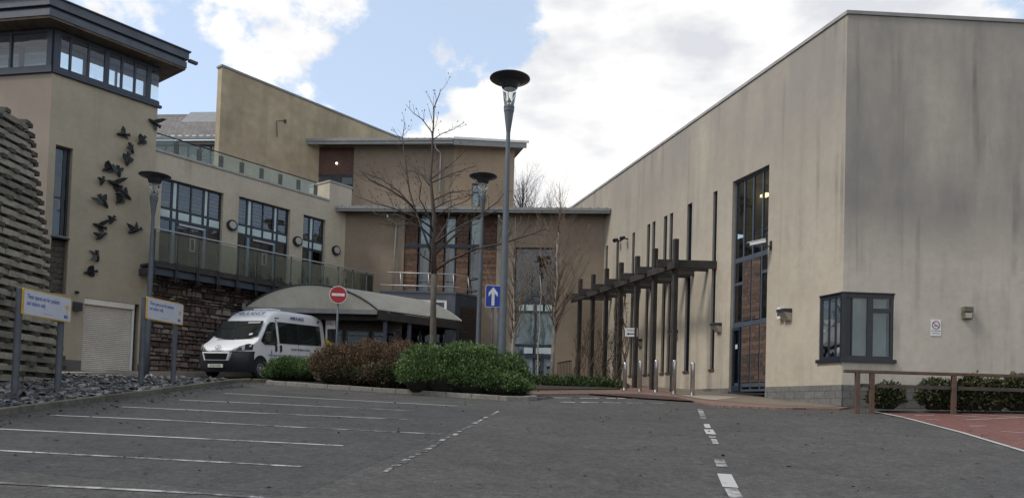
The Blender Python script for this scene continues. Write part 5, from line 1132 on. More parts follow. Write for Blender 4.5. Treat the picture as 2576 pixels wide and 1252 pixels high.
# ------------------------------------------------------------------ metal bird silhouettes on the tower
BD = [((388, 309), -20, 1.05, 0), ((309, 338), 15, 1.0, 1), ((357, 354), 60, 1.0, 2), ((331, 374), 110, .9, 1), ((322, 402), 85, 1.15, 2), ((272, 423), 40, 1.05, 2), ((299, 432), 100, .95, 0), ((288, 462), -15, 1.15, 0), ((257, 456), 75, .8, 1),
      ((317, 490), 140, 1.1, 0), ((302, 503), 55, 1.0, 2), ((261, 507), 125, 1.15, 0), ((282, 554), 65, .85, 1), ((339, 580), 30, 1.15, 3), ((250, 568), -10, 1.0, 0), ((254, 595), 45, .95, 3), ((245, 645), 95, .95, 3), ((227, 684), 20, 1.0, 2)]
LBL = ['at the roof terrace corner, topmost of the flock', 'with spread wings below the lantern, second from the top', 'tilted to the right, third from the top', 'with narrow raised wings above the steep diving bird', 'diving steeply in the upper middle of the flock',
       'with broad folded wings, upper left of the flock', 'with one long curved wing right of the broad winged bird', 'with wings stretched right in the left centre of the flock', 'thin and nearly edge on at the left of the flock', 'with tall pointed wings at the right centre of the flock',
       'tucked against the left of the tall winged bird', 'with a long upright wing at the left centre', 'small and tilted above the lower pair', 'alone at the lower right with wings in a V', 'upper one of the lower pair at the left',
       'lower one of the lower pair at the left', 'small and upright, second from the bottom', 'lowest of the flock, just above the shutter']
def birdshape(kind):
    body = [(-.26, .0), (-.20, .045), (-.10, .07), (.05, .06), (.16, .03), (.30, .06), (.28, -.01), (.30, -.07), (.14, -.04), (.0, -.07), (-.14, -.06), (-.22, -.03)]
    if kind == 0: w = [[(-.10, .03), (.02, .20), (.16, .34), (.30, .40), (.24, .24), (.14, .08), (.07, .0)], [(-.06, -.02), (.04, -.16), (.20, -.28), (.22, -.16), (.14, -.02)]]
    elif kind == 1: w = [[(-.12, .02), (-.08, .18), (.0, .34), (.10, .22), (.10, .02)], [(-.05, -.02), (.05, -.10), (.22, -.20), (.16, -.06), (.08, .0)]]
    elif kind == 2: w = [[(-.13, .02), (-.12, .14), (-.02, .25), (.14, .26), (.14, .02)], [(-.10, -.02), (-.04, -.16), (.10, -.22), (.16, -.12), (.12, .0)]]
    else: w = [[(-.12, .0), (-.20, .18), (-.22, .36), (-.08, .26), (.04, .12), (.06, .0)], [(.0, .03), (.10, .16), (.26, .30), (.22, .14), (.14, .0)]]
    return body, w
for i, ((u, v), a, s, k) in enumerate(BD):
    r = thing('metal_bird', 'dark metal bird ' + LBL[i], 'bird sculpture', on(T, u, v, -.10), T.rot, 'metal birds flying up the tower wall')
    body, wings = birdshape(k); s *= .86; ca_, sa_ = math.cos(R(a)), math.sin(R(a)); sxx = 1.1
    tr = lambda P, y0, tilt=0: [((p[0] * ca_ - p[1] * sa_) * s * sxx, y0, (p[0] * sa_ + p[1] * ca_) * s) for p in P]
    mb = MB(); P = tr(body, 0); n = len(P)
    vs = [(p[0], -.03, p[2]) for p in P] + [(p[0], .03, p[2]) for p in P] + [(0, -.09, 0), (0, .09, 0)]
    mb.add(vs, [(j, (j + 1) % n, n + (j + 1) % n, n + j) for j in range(n)] + [((j + 1) % n, j, 2 * n) for j in range(n)] + [(n + j, n + (j + 1) % n, 2 * n + 1) for j in range(n)]); mb.build('body', M_bird, r)
    for q, wg in enumerate(wings):
        mb = MB(); P = tr(wg, 0); n = len(P); tip = max(math.hypot(*p) for p in wg)
        dy = [(-.16 if q == 0 else .05) * (math.hypot(*p) / tip) for p in wg]
        vs = [(p[0], d - .008, p[2]) for p, d in zip(P, dy)] + [(p[0], d + .008, p[2]) for p, d in zip(P, dy)]
        mb.add(vs, [tuple(range(n)), tuple(range(n, 2 * n))[::-1]] + [(j, n + j, n + (j + 1) % n, (j + 1) % n) for j in range(n)]); mb.build('wing', M_birdd if (i + q) % 5 == 1 else M_bird, r)
    mb = MB(); mb.tube([(0, .0, 0), (0, .10, 0)], .012, 6); mb.build('fixing_rod', M_bird, r)

# ------------------------------------------------------------------ battered crib wall on the left
cb = thing('crib_wall', 'tall leaning crib wall of stacked weathered timber rails with header ends', 'retaining wall', (-14.15, 23.9, 0), 0)
cz0 = g(-14.5, 23.9) - .4; rows = 30; ph = .31; bat = .185; Lc = 13.0; rr = random.Random(5)
mbs = MB(); mbh = MB()
for k in range(rows):
    z = k * ph; xo = -z * bat
    zoff = lambda y: g(-14.5, 23.9) - .35 + (0.0)
    top_cut = 8.55
    if z > top_cut: break
    for j in range(7):
        y1 = -j * 1.95 - (0 if k % 2 else .0); y0 = y1 - 1.90
        yy1 = y1; zz_ = z + cz0 + rr.uniform(-.015, .015); dx = rr.uniform(-.015, .015)
        mbs.box(xo - .16 + dx, xo + dx, y0 - .03, yy1 - .02, zz_, zz_ + .185)
    for j in range(14):
        y = -j * .975 - .08 - (.0 if k % 2 else .45)
        zz_ = z + cz0 + .187; mbh.box(xo - .5, xo + .05 + rr.uniform(-.02, .03), y - .11, y + .11, zz_, zz_ + .122)
    # header end poking out of the end of the wall
    mbs.box(xo - .8, xo - .2, .0 - .10, .02, z + cz0, z + cz0 + .15)
    y_ = .24; mbh.box(xo - .17, xo + .0, -.05, y_ + rr.uniform(-.03, .04), z + cz0 + .156, z + cz0 + .30)
mbs.build('stretcher_rails', M_cribt, cb, fixn=False, bevel=.012); mbh.build('header_ends', M_cribd, cb, fixn=False)
mb = MB(); zt8 = min(rows * ph, 8.6)
mb.add([(-.11, -.05, cz0 - .3), (-.11, -Lc, cz0 - .3), (-.11 - zt8 * bat, -Lc, cz0 + zt8), (-.11 - zt8 * bat, -.05, cz0 + zt8), (-2.2, -.05, cz0 - .3), (-2.2, -Lc, cz0 - .3), (-3.0, -Lc, cz0 + zt8), (-3.0, -.05, cz0 + zt8)], [(0, 1, 2, 3), (0, 3, 7, 4), (3, 2, 6, 7), (4, 5, 6, 7)]); mb.build('stone_fill', mat('dark_rubble_fill', (.05, .047, .04), .95, noise=[(4, .5), (14, .5)], bump=(9, 1.0)), cb)

# ------------------------------------------------------------------ timber rail and metal fence
tf = thing('timber_rail_fence', 'low brown timber post and rail fence in front of the corner window', 'fence', (0, 0, 0), 0)
FY = 19.3
def fpt(u, v): p = at(u, v, FY); return p
ra = fpt(2123, 938); rb_ = fpt(2760, 947); 
mb = MB(); mb.box(ra.x, rb_.x, FY - .05, FY + .05, (ra.z + rb_.z) / 2 - .035, (ra.z + rb_.z) / 2 + .045); mb.build('top_rail', M_railtim, tf, bevel=.012)
zt_ = (ra.z + rb_.z) / 2 - .036
for u in (2156.5, 2193, 2399, 2600, 2760):
    p = fpt(u, 980); mb = MB(); mb.box(p.x - .055, p.x + .055, FY - .05, FY + .05, g(p.x, FY) - .2, zt_); mb.build('post', M_railtim if u < 2300 else M_railtim, tf, bevel=.01)
m_ = fpt(2300, 973).z
for (u0, u1, v) in ((2203, 2390, 973), (2408, 2590, 977), (2166, 2186, 966)):
    a = fpt(u0, v); b = fpt(u1, v); mb = MB(); mb.box(a.x, b.x, FY - .02, FY + .03, m_ - .04, m_ + .05); mb.build('mid_rail', mat('dark_rail_timber', (.05, .04, .035), .8, noise=[(4, .3)]), tf)
mf = thing('metal_guard_rail', 'low black metal railing beside the tall rear doorway', 'railing', (0, 0, 0), 0)
a = at(1403, 925, 32.5); b = at(1436, 932, 30.3)
zz = g(a.x, a.y); n = 9
mb = MB(); mb.beam((a.x, a.y, zz + .95), (b.x, b.y, zz + .92), .05, .04); mb.beam((a.x, a.y, zz + .15), (b.x, b.y, zz + .12), .04, .03); mb.build('rail', M_black, mf)
for k in range(n + 1):
    q = a.lerp(b, k / n); mb = MB(); mb.box(q.x - .012, q.x + .012, q.y - .012, q.y + .012, zz + (.0 if k in (0, n) else .14), zz + .93); mb.build('baluster', M_black, mf)

# ------------------------------------------------------------------ ambulance
VY = 27.5; vp = at(618, 945, VY); VAZ = R(16.5); vrot = math.pi / 2 - VAZ
dX = Vector((math.sin(VAZ), math.cos(VAZ), 0)); dY = Vector((-math.cos(VAZ), math.sin(VAZ), 0))
vo = Vector((vp.x, vp.y, 0)) + dY * .98 - dX * .30                 # centre of the nose on the ground plan
zv0 = g(vo.x + dX.x * .95, vo.y + dX.y * .95); zv1 = g(vo.x + dX.x * 4.3, vo.y + dX.y * 4.3)
van = thing('ambulance', 'white high roof patient transport ambulance with dark bumper parked facing the camera', 'ambulance', (vo.x, vo.y, zv0 + .0), vrot)
pit = math.atan2(zv1 - zv0, 3.35); van.rotation_euler = Matrix.Rotation(vrot, 3, 'Z').to_4x4().to_3x3().__matmul__(Matrix.Rotation(-pit * .8, 3, 'Y')).to_euler()
M_van = mat('van_white_paint', (.70, .71, .72), .28, spec=.5, noise=[(1.5, .03)]); M_vd = mat('van_dark_plastic', (.016, .018, .026), .5, noise=[(6, .15)]); M_vg = mat('van_dark_glass', (.018, .022, .022), .04, spec=.6, noise=[(1.5, .3)])
M_tyre = mat('tyre_rubber', (.02, .02, .02), .85); M_hub = mat('wheel_silver', (.36, .37, .38), .4, .6); M_hl = mat('headlight_lens', (.30, .31, .32), .08, spec=.8); M_nav = mat('livery_navy', (.05, .07, .20), .5)
fxy = lambda y: .42 * (abs(y) / .98) ** 3
ST = [(.0, .20, .97), (.012, .32, .985), (.04, .447, 1.0), (.10, .607, 1.03), (.19, .752, 1.075), (.30, .876, 1.12), (.42, .975, 1.165), (.60, 1.01, 1.235), (.85, 1.03, 1.34), (1.18, 1.03, 1.69), (1.50, 1.03, 2.03), (1.66, 1.03, 2.20), (1.85, 1.03, 2.36), (2.10, 1.03, 2.475), (2.45, 1.03, 2.52), (3.5, 1.03, 2.53), (5.1, 1.03, 2.52), (5.38, 1.02, 2.50), (5.48, .99, 2.44), (5.50, .95, 2.38)]
def ring(x, w, zt):
    zb = .30; zbelt = min(1.22, zt - .10); full = max(0, min(1, (zt - 1.30) / 1.0)); wt = w - .17 * full
    H = [(w * .92, zb), (w, zb + .12), (w, .85), (w * .995, zbelt), (w - (w - wt) * .55, zbelt + (zt - .10 - zbelt) * .55 if full else zt - .06), (wt, zt - .10 * full - .045), (wt - .04 - .06 * full, zt - .018), (wt * .55, zt + .012), (0, zt + .022)]
    return H
mb = MB(); vs = []; 
for (x, w_, zt) in ST:
    H = ring(x, w_, zt); vs += [(x, -y, z) for y, z in H] + [(x, y, z) for y, z in H[:-1][::-1]]
NR = 17; fs = [(i * NR + j, i * NR + j + 1, (i + 1) * NR + j + 1, (i + 1) * NR + j) for i in range(len(ST) - 1) for j in range(NR - 1)]
fs += [tuple(range(NR)), tuple((len(ST) - 1) * NR + j for j in range(NR))[::-1]]
mb.add(vs, fs); vb_ = mb.build('body', M_van, van, smooth=True); md = vb_.modifiers.new('s', 'SUBSURF'); md.levels = 1; md.render_levels = 2
sy = lambda z: 1.03 - max(0, (z - 1.22)) * (.17 / 1.24)
def sidepatch(name, poly, m, side=-1, off=.012, parent=van):
    mb = MB(); n = len(poly); a = [(x, side * (sy(z) + off), z) for x, z in poly]; b = [(x, side * (sy(z) - .03), z) for x, z in poly]
    mb.add(a + b, [tuple(range(n))] + [(j, n + j, n + (j + 1) % n, (j + 1) % n) for j in range(n)]); return mb.build(name, m, parent)
# windscreen
def patch(name, fn, m, nu=10, nv=6, parent=van):
    mb = MB(); mb.add([fn(-1 + 2 * i / nu, j / nv) for j in range(nv + 1) for i in range(nu + 1)], [(j * (nu + 1) + i, j * (nu + 1) + i + 1, (j + 1) * (nu + 1) + i + 1, (j + 1) * (nu + 1) + i) for j in range(nv) for i in range(nu)]); return mb.build(name, m, parent, smooth=True)
wsf = lambda e: (lambda u, t: ((.87 + .60 * t - (1 - u * u) * .05 * (1 - t) + (abs(u) ** 3) * .10 * (1 - t) - e), u * (.935 - .10 * t), (1.355 + .65 * t - (1 - u * u) * .03 * (1 - t) + (abs(u) ** 3) * .10 * (1 - t) + .035 + e)))
ws = patch('windscreen', wsf(.02), M_vg)
patch('windscreen_reflection_band', lambda u, t: wsf(.028)(-.88 + (u + 1) * .30 , .84 + .10 * t - (.0 if u > 0 else .0) + .10 * (1 - abs(u)) * 0), mat('painted_pale_reflection', (.33, .37, .36), .3), 6, 2, ws)  # pale band paints a reflection onto the top of the windscreen
patch('tax_sticker', lambda u, t: wsf(.03)(-.70 + u * .07 * -1, .14 + .10 * t), mat('sticker_pale_blue', (.45, .55, .60), .5), 2, 1, ws)
mb = MB(); mb.beam((.80, .65, 1.35), (.78, -.1, 1.36), .02, .02); mb.beam((.80, -.15, 1.36), (.86, -.80, 1.42), .02, .02); mb.build('wiper', M_black, ws)
# bumper
pl = [(.60, -1.05), (.42, -1.045), (.28, -.95), (.13, -.75), (.0, -.48), (-.05, -.2), (-.055, 0)]; pl = pl + [(x, -y) for x, y in pl[:-1][::-1]]
mb = MB(); L4 = [(.20, .10), (.34, .02), (.60, -.015), (.84, .0), (.93, .05)]
n = len(pl); vs = [(x + i_ , y * (1 - .02 * (i_ > .05)), z) for z, i_ in L4 for x, y in pl]
mb.add(vs, [(j * n + i, j * n + i + 1, (j + 1) * n + i + 1, (j + 1) * n + i) for j in range(len(L4) - 1) for i in range(n - 1)]); vbm = mb.build('bumper', M_vd, van, smooth=True)
mb = MB(); n = 12
def fringe(Y, Z, e): return (-.10 + .03 * abs(Y) * 2 - e, Y, Z)
O = [(-.56, .885), (.56, .885), (.47, .60), (-.47, .60)]; I = [(-.50, .855), (.50, .855), (.42, .63), (-.42, .63)]
vs = [fringe(*p, .02) for p in O] + [fringe(*p, .03) for p in I] + [fringe(*p, -.12) for p in O]
mb.add(vs, [(0, 1, 5, 4), (1, 2, 6, 5), (2, 3, 7, 6), (3, 0, 4, 7), (0, 8, 9, 1), (1, 9, 10, 2), (2, 10, 11, 3), (3, 11, 8, 0)]); mb.build('grille_surround', M_van, van)
mb = MB(); mb.add([fringe(*p, .022) for p in I], [(0, 1, 2, 3)]); gr = mb.build('grille', M_black, van)
mb = MB()
for k in range(5): z = .665 + k * .037; mb.box(-.128, -.10, -.43, .43, z, z + .008)
mb.build('grille_bars', M_vd, gr)
mb = MB(); mb.box(-.125, -.09, -.30, .30, .36, .475); npl = mb.build('number_plate', mat('plate_pale', (.55, .55, .50), .4), van, bevel=.006)
FM = lambda ph: Matrix(((0, math.sin(ph), -math.cos(ph)), (-1, 0, 0), (0, math.cos(ph), math.sin(ph)))).to_euler()
text('plate_lettering', 'SF18 GWJ', .105, M_black, npl, (-.128, 0, .418), rot=FM(0), ext=.001)
mb = MB(); Mf = Matrix.Translation((.025, 0, 1.06)) @ Matrix(((0, math.sin(.6), -math.cos(.6), 0), (-1, 0, 0, 0), (0, math.cos(.6), math.sin(.6), 0), (0, 0, 0, 1)))
ringp = []
for k in range(24): t = 2 * math.pi * k / 24; ringp.append((math.cos(t), math.sin(t)))
vs = [Mf @ Vector((.115 * c, .095 * s_, .012)) for c, s_ in ringp] + [Mf @ Vector((.09 * c, .072 * s_, .012)) for c, s_ in ringp]
mb.add(vs, [(k, (k + 1) % 24, 24 + (k + 1) % 24, 24 + k) for k in range(24)])
for q in ([(-.05, -.05), (-.01, -.06), (.03, -.03), (.06, .0), (.03, .03), (.05, .05), (.0, .05), (-.03, .02), (.0, -.01), (-.03, -.02)],): mb.add([Mf @ Vector((a, b, .014)) for a, b in q], [tuple(range(len(q)))])
mb.build('front_emblem', mat('emblem_grey_blue', (.16, .19, .26), .6), van)
for s_ in (-1, 1):
    mb = MB(); nn_ = 8; vs = []
    for j in range(2):
        for k in range(nn_ + 1):
            t = k / nn_; y = .50 + .50 * t; x = fxy(min(y, .98)) + (.16 * max(0, t - .85) / .15) - .03
            z = (.935 + .05 * t) if j == 0 else (.955 + .27 * t ** .8 - (.05 if t > .95 else 0))
            vs.append((x + (.05 * j), s_ * (y + .012), z))
    mb.add(vs, [(k, k + 1, nn_ + 2 + k, nn_ + 1 + k) for k in range(nn_)]); hl = mb.build('headlight', M_vd, van, smooth=True)
    mb = MB(); mb.add([(x - .012, y + s_ * .004, z) for x, y, z in [vs[1], vs[6], vs[nn_ + 1 + 6], vs[nn_ + 1 + 2]]], [(0, 1, 2, 3)]); mb.build('lens', M_hl, hl)
    mb = MB(); mb.box(1.16, 1.28, s_ * 1.10, s_ * 1.34, 1.28, 1.66); mb.box(1.19, 1.25, s_ * 1.0, s_ * 1.12, 1.36, 1.44); mb.build('door_mirror', M_black, van, bevel=.03)
    mb = MB(); 
    sidepatch('door_window', [(1.02, 1.32), (1.22, 1.20), (1.95, 1.20), (2.0, 1.26), (2.0, 2.0), (1.95, 2.05), (1.72, 2.03), (1.55, 1.92)], M_vg, s_)
    o = sidepatch('side_window', [(2.16, 1.28), (5.02, 1.28), (5.08, 1.33), (5.08, 2.02), (5.02, 2.07), (2.16, 2.07)], M_vg, s_)
    for xx in (3.45,): sidepatch('window_bar', [(xx, 1.29), (xx + .05, 1.29), (xx + .05, 2.06), (xx, 2.06)], M_black, s_, .015, o)
    sidepatch('rubbing_strip', [(1.45, .80), (5.3, .80), (5.3, .86), (1.45, .86)], mat('grey_strip', (.33, .34, .36), .5), s_, .014)
    sidepatch('door_gap', [(2.065, .45), (2.078, .45), (2.078, 2.15), (2.065, 2.15)], M_black, s_, .004)
    sidepatch('rear_door_gap', [(3.42, .45), (3.43, .45), (3.43, 1.28), (3.42, 1.28)], M_black, s_, .004)
    for xx in (1.90, 2.20):
        mb = MB(); mb.tube([(xx, s_ * 1.045, .98), (xx, s_ * 1.06, 1.02), (xx, s_ * 1.06, 1.16), (xx, s_ * 1.045, 1.20)], .04, 8); mb.build('door_handle', M_black, van, smooth=True)
    for xx in (.97, 4.35):
        A = [(xx + .45 * math.cos(t), .36 + .45 * math.sin(t)) for t in [math.pi * k / 14 for k in range(15)]] + [(xx - .45, .2), (xx + .45, .2)]
        mb = MB(); n = len(A); mb.add([(x, s_ * 1.036, z) for x, z in A] + [(x, s_ * .7, z) for x, z in A], [tuple(range(n))]); ar_ = mb.build('wheel_arch', M_black, van)
        mb = MB(); Mw = Matrix.Translation((xx, s_ * .95, .335)) @ Matrix.Rotation(R(90) * s_ * -1, 4, 'X')
        mb.lathe([(0, -.1), (.30, -.1), (.335, -.06), (.335, .07), (.31, .10), (.225, .105), (.215, .07), (0, .07)], 30); mb.v = [tuple(Mw @ Vector(p)) for p in mb.v]; wh = mb.build('wheel', M_tyre, van, smooth=False)
        mb = MB(); mb.lathe([(.21, .08), (.20, .10), (.16, .088), (.07, .088), (.06, .12), (0, .12)], 24)
        for k in range(8): t = k * math.pi / 4; mb.lathe([(0, .094), (.03, .094), (.03, .09)], 8, 1, (.125 * math.cos(t), .125 * math.sin(t), 0))
        mb.v = [tuple(Mw @ Vector(p)) for p in mb.v]; mb.build('hubcap', [M_hub, M_black], wh)
text('front_lettering', 'AMBULANCE', .235, M_nav, van, (1.69, 0, 2.345), rot=FM(.80), ext=.004, sx=1.0, shear=.25)
van.scale = (1.055, 1.055, 1.055)
text('side_lettering', 'AMBULANCE', .17, M_nav, van, (3.45, -.925, 2.26), rot=(R(90 - 8), 0, 0), ext=.006, sx=.95)
text('service_lettering', 'Scottish Ambulance Service', .12, M_nav, van, (3.55, -1.046, 1.08), ext=.003)
mb = MB(); mb.disc((1.62, -1.044, .62), .13, .006, 24, r2=.09); mb.disc((1.62, -1.044, .62), .055, .006, 16); mb.xprism([(1.60, .78), (1.64, .78), (1.66, .95), (1.63, 1.05), (1.60, .92)], -1.052, -1.044); mb.build('side_crest', mat('crest_grey_blue', (.20, .25, .34), .5), van)
mb = MB(); mb.disc((4.95, -.93, 2.24), .05, .02, 16); mb.build('side_vent', M_black, van)
mb = MB(); mb.box(2.05, 2.30, -.88, -.84, 2.18, 2.22); mb.build('marker_lamp', M_vd, van)
mb = MB(); mb.box(2.55, 3.15, -.4, .4, 2.54, 2.60); mb.build('roof_vent', M_van, van, bevel=.03)
# swung rear door
rd = MB(); rd.box(5.56, 5.62, -1.36, -.92, 2.0, 2.42); rd.box(5.56, 5.62, -1.36, -.92, .45, 1.27); rd.box(5.56, 5.62, -1.0, -.92, 1.271, 2.0); rdo = rd.build('rear_door', M_van, van)
mb = MB(); mb.box(5.57, 5.61, -1.36, -1.0, 1.28, 1.99); mb.build('rear_window', M_vg, rdo)
mb = MB()
for k in range(4):
    z = .62 + k * .17; mb.add([(5.552, -1.35, z), (5.552, -.94, z + .32), (5.552, -.94, z + .32 + .17), (5.552, -1.35, z + .17)], [(0, 1, 2, 3)], k % 2)
mb.build('chevrons', [mat('chevron_red', (.50, .04, .03), .5), mat('chevron_yellow', (.62, .50, .03), .5)], rdo, fixn=False)
text('rear_door_lettering', 'AMBU', .13, mat('chevron_red', (.5, .04, .03)), rdo, (5.55, -1.14, 2.2), rot=FM(0), ext=.002)

# ------------------------------------------------------------------ foliage
def leafmat(name, c1, c2, c3, rough=.6):
    m = bpy.data.materials.new(name); m.use_nodes = True; t = m.node_tree; N = t.nodes; L = t.links; b = N['Principled BSDF']; b.inputs['Roughness'].default_value = rough; b.inputs['Specular IOR Level'].default_value = .25
    gi = N.new('ShaderNodeNewGeometry'); n = N.new('ShaderNodeTexNoise'); n.inputs['Scale'].default_value = 2.2; n.inputs['Detail'].default_value = 3; L.new(gi.outputs['Position'], n.inputs['Vector'])
    a = N.new('ShaderNodeMath'); a.operation = 'MULTIPLY_ADD'; L.new(gi.outputs['Random Per Island'], a.inputs[0]); a.inputs[1].default_value = .45; 
    r_ = N.new('ShaderNodeMapRange'); L.new(n.outputs['Fac'], r_.inputs[0]); r_.inputs[1].default_value = .3; r_.inputs[2].default_value = .7; r_.inputs[3].default_value = 0; r_.inputs[4].default_value = .55; L.new(r_.outputs[0], a.inputs[2])
    rp = N.new('ShaderNodeValToRGB'); L.new(a.outputs[0], rp.inputs[0]); e = rp.color_ramp.elements; e[0].color = (*c1, 1); e[1].color = (*c3, 1); e.new(.5).color = (*c2, 1)
    L.new(rp.outputs[0], b.inputs['Base Color']); return m
M_lg = leafmat('green_juniper_leaf', (.026, .052, .017), (.072, .125, .040), (.15, .215, .078)); M_lb = leafmat('russet_leaf', (.045, .031, .019), (.115, .075, .044), (.20, .135, .08)); M_ld = leafmat('dark_hedge_leaf', (.014, .022, .012), (.035, .050, .024), (.10, .11, .05))
M_lo = leafmat('ochre_tip_leaf', (.06, .055, .022), (.12, .10, .04), (.17, .12, .06)); M_core = mat('painted_shade_core', (.014, .013, .009), .95, noise=[(6, .4)])  # M_core: shade between the leaves put into a near-black solid core
def foliage(name, m, parent, lobes, n, leaf, seed, up=.35, per=5, spread=.8, zmin=None, el=2.6, shell=(.78, 1.06), tuft=None):
    """lobes: (cx, cy, cz, rx, ry, rz) in parent space; leaves gathered in small tufts over and inside the lobes"""
    rs = np.random.RandomState(seed); V = []; tot = sum(l[3] * l[5] + l[3] * l[4] for l in lobes)
    for l in lobes:
        k = int(n * (l[3] * l[5] + l[3] * l[4]) / tot); d = rs.normal(size=(k, 3)); d[:, 2] = np.abs(d[:, 2]) * 1.0 - .18; d /= np.linalg.norm(d, axis=1)[:, None]
        bd = rs.normal(size=(26, 3)); bd[:, 2] = np.abs(bd[:, 2]); bd /= np.linalg.norm(bd, axis=1)[:, None]; bm = rs.uniform(-.17, .20, 26)
        bump = (np.exp(-((1 - d @ bd.T) / .035)) * bm).sum(1); r = (rs.uniform(shell[0], shell[1], k) + bump)[:, None]
        c = np.array(l[:3]); s = np.array(l[3:]); P = c + d * r * s; nr = d / s; nr /= np.linalg.norm(nr, axis=1)[:, None]; nr[:, 2] += up; nr /= np.linalg.norm(nr, axis=1)[:, None]
        V.append((P, nr))
    P = np.concatenate([a for a, b in V]); D = np.concatenate([b for a, b in V])
    if zmin is not None: k = P[:, 2] > zmin; P = P[k]; D = D[k]
    P = np.repeat(P, per, 0); D = np.repeat(D, per, 0); n_ = len(P)
    D = D + rs.normal(size=(n_, 3)) * spread * .6; D /= np.linalg.norm(D, axis=1)[:, None]
    S = np.cross(D, rs.normal(size=(n_, 3))); S /= np.linalg.norm(S, axis=1)[:, None]
    L = (leaf * rs.uniform(.6, 1.4, n_))[:, None]; P = P + rs.normal(size=(n_, 3)) * (tuft or leaf * .5) * np.array([.8, .8, .45])
    A = P; Bq = P + D * L * .5 + S * L / el * .5; C = P + D * L; E = P + D * L * .5 - S * L / el * .5
    vt = np.stack([A, Bq, C, E], 1).reshape(-1, 3); me = bpy.data.meshes.new(name)
    me.vertices.add(len(vt)); me.vertices.foreach_set('co', vt.ravel()); me.loops.add(n_ * 4); me.loops.foreach_set('vertex_index', np.arange(n_ * 4)); me.polygons.add(n_); me.polygons.foreach_set('loop_start', np.arange(0, n_ * 4, 4)); me.polygons.foreach_set('loop_total', np.full(n_, 4)); me.update(); me.materials.append(m)
    o = bpy.data.objects.new(name, me); col.objects.link(o); o.parent = parent; return o
def core(parent, lobes, k=.80, m=None, name='dark_core'):
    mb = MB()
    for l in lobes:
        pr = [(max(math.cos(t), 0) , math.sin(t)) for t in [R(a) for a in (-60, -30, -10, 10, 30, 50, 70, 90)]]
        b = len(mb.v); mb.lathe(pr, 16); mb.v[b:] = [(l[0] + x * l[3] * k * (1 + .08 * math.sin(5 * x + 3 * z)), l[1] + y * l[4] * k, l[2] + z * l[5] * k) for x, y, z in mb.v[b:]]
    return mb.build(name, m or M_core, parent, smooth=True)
def shrub(label, lobes_w, n, leaf, m, seed, cat='shrub', name='shrub', extra=(), group=None, **k):
    cx = sum(l[0] for l in lobes_w) / len(lobes_w); cy = sum(l[1] for l in lobes_w) / len(lobes_w); z = g(cx, cy) + .1
    r = thing(name, label, cat, (cx, cy, z), 0, group); lb = [(l[0] - cx, l[1] - cy, l[2] - z, *l[3:]) for l in lobes_w]
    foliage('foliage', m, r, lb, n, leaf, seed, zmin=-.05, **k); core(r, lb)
    for (m2, lo, n2, nm) in extra: foliage(nm, m2, r, [lb[i] for i in lo] if lo else lb, n2, leaf, seed + 9, zmin=-.05, **k)
    return r
def lobe(u, vt, Y, wpx, ry, frac=.62, zbase=None):
    """ellipsoid whose top shows at pixel (u, vt), half width wpx pixels"""
    p = at(u, vt, Y); z0 = g(p.x, p.y) + .1; H = p.z - z0; return (p.x, Y, z0 + H * (1 - frac), wpx / FPX * Y, ry, H * frac)
shrub('large rounded bright green shrub at the tip of the kerbed island', [lobe(1075, 870, 23.6, 70, 1.1), lobe(1160, 865, 23.4, 85, 1.2), lobe(1220, 876, 23.2, 70, 1.1), lobe(1272, 895, 23.0, 60, .9), lobe(1060, 905, 23.0, 50, .7), lobe(1130, 902, 22.8, 70, .7), lobe(1200, 915, 22.6, 70, .65), lobe(1260, 935, 22.4, 60, .6), lobe(1300, 955, 22.5, 34, .5)], 5600, .08, M_lg, 11, up=.9, per=12, spread=.8, tuft=.085, shell=(.86, 1.05))
shrub('russet brown leafless looking shrub between the two green shrubs', [lobe(850, 866, 25.6, 60, .9), lobe(935, 864, 25.3, 75, 1.0), lobe(1010, 868, 24.9, 60, .9), lobe(890, 905, 24.9, 85, .6), lobe(985, 915, 24.3, 80, .6)], 3600, .085, M_lb, 12, up=.5, per=10, tuft=.11, extra=((M_ld, (3, 4), 1600, 'lower_dark_foliage'),), el=3.2)
shrub('small low green shrub in front of the ambulance wheel', [lobe(725, 902, 26.6, 48, .7), lobe(770, 912, 26.4, 40, .6), lobe(700, 925, 26.5, 34, .5)], 1700, .08, M_lg, 13, up=.7, per=12, tuft=.09)
# hedge plants behind the timber rail
hd = lambda u, vt, w_, Y=19.85: lobe(u, vt, Y, w_, .30)
shrub('thin dark leafy shrub between the second and third fence posts', [hd(2235, 968, 34), hd(2215, 985, 22)], 700, .10, M_ld, 21, extra=((M_lo, None, 160, 'ochre_tips'),), el=2.2, spread=1.2)
shrub('dark leafy shrub just left of the third fence post', [hd(2350, 958, 36), hd(2385, 962, 30), hd(2370, 985, 44)], 1300, .10, M_ld, 22, extra=((M_lo, None, 260, 'ochre_tips'),), el=2.2, spread=1.2)
shrub('dense dark hedge shrub with ochre tips right of the third fence post', [hd(2425, 965, 34), hd(2450, 950, 44), hd(2500, 955, 40), hd(2475, 975, 60)], 2000, .10, M_ld, 23, extra=((M_lo, None, 420, 'ochre_tips'),), el=2.2, spread=1.2)
shrub('dense dark hedge shrub at the right end of the timber rail', [hd(2560, 948, 44), hd(2620, 955, 40), hd(2580, 975, 60)], 1700, .10, M_ld, 24, extra=((M_lo, None, 300, 'ochre_tips'),), el=2.2, spread=1.2)
# low ground cover in the bed at the foot of the pergola
M_gc = leafmat('ivy_green_leaf', (.018, .03, .014), (.05, .08, .03), (.10, .14, .055))
gc = tag(foliage('ground_cover', M_gc, None, [(*at(u, 960, 29.5).xy, g(at(u, 960, 29.5).x, 29.5) + .08, .55, .6, .22 + .05 * (i % 3)) for i, u in enumerate(range(1345, 1560, 22))], 1500, .12, 31, up=.6), kind='stuff')

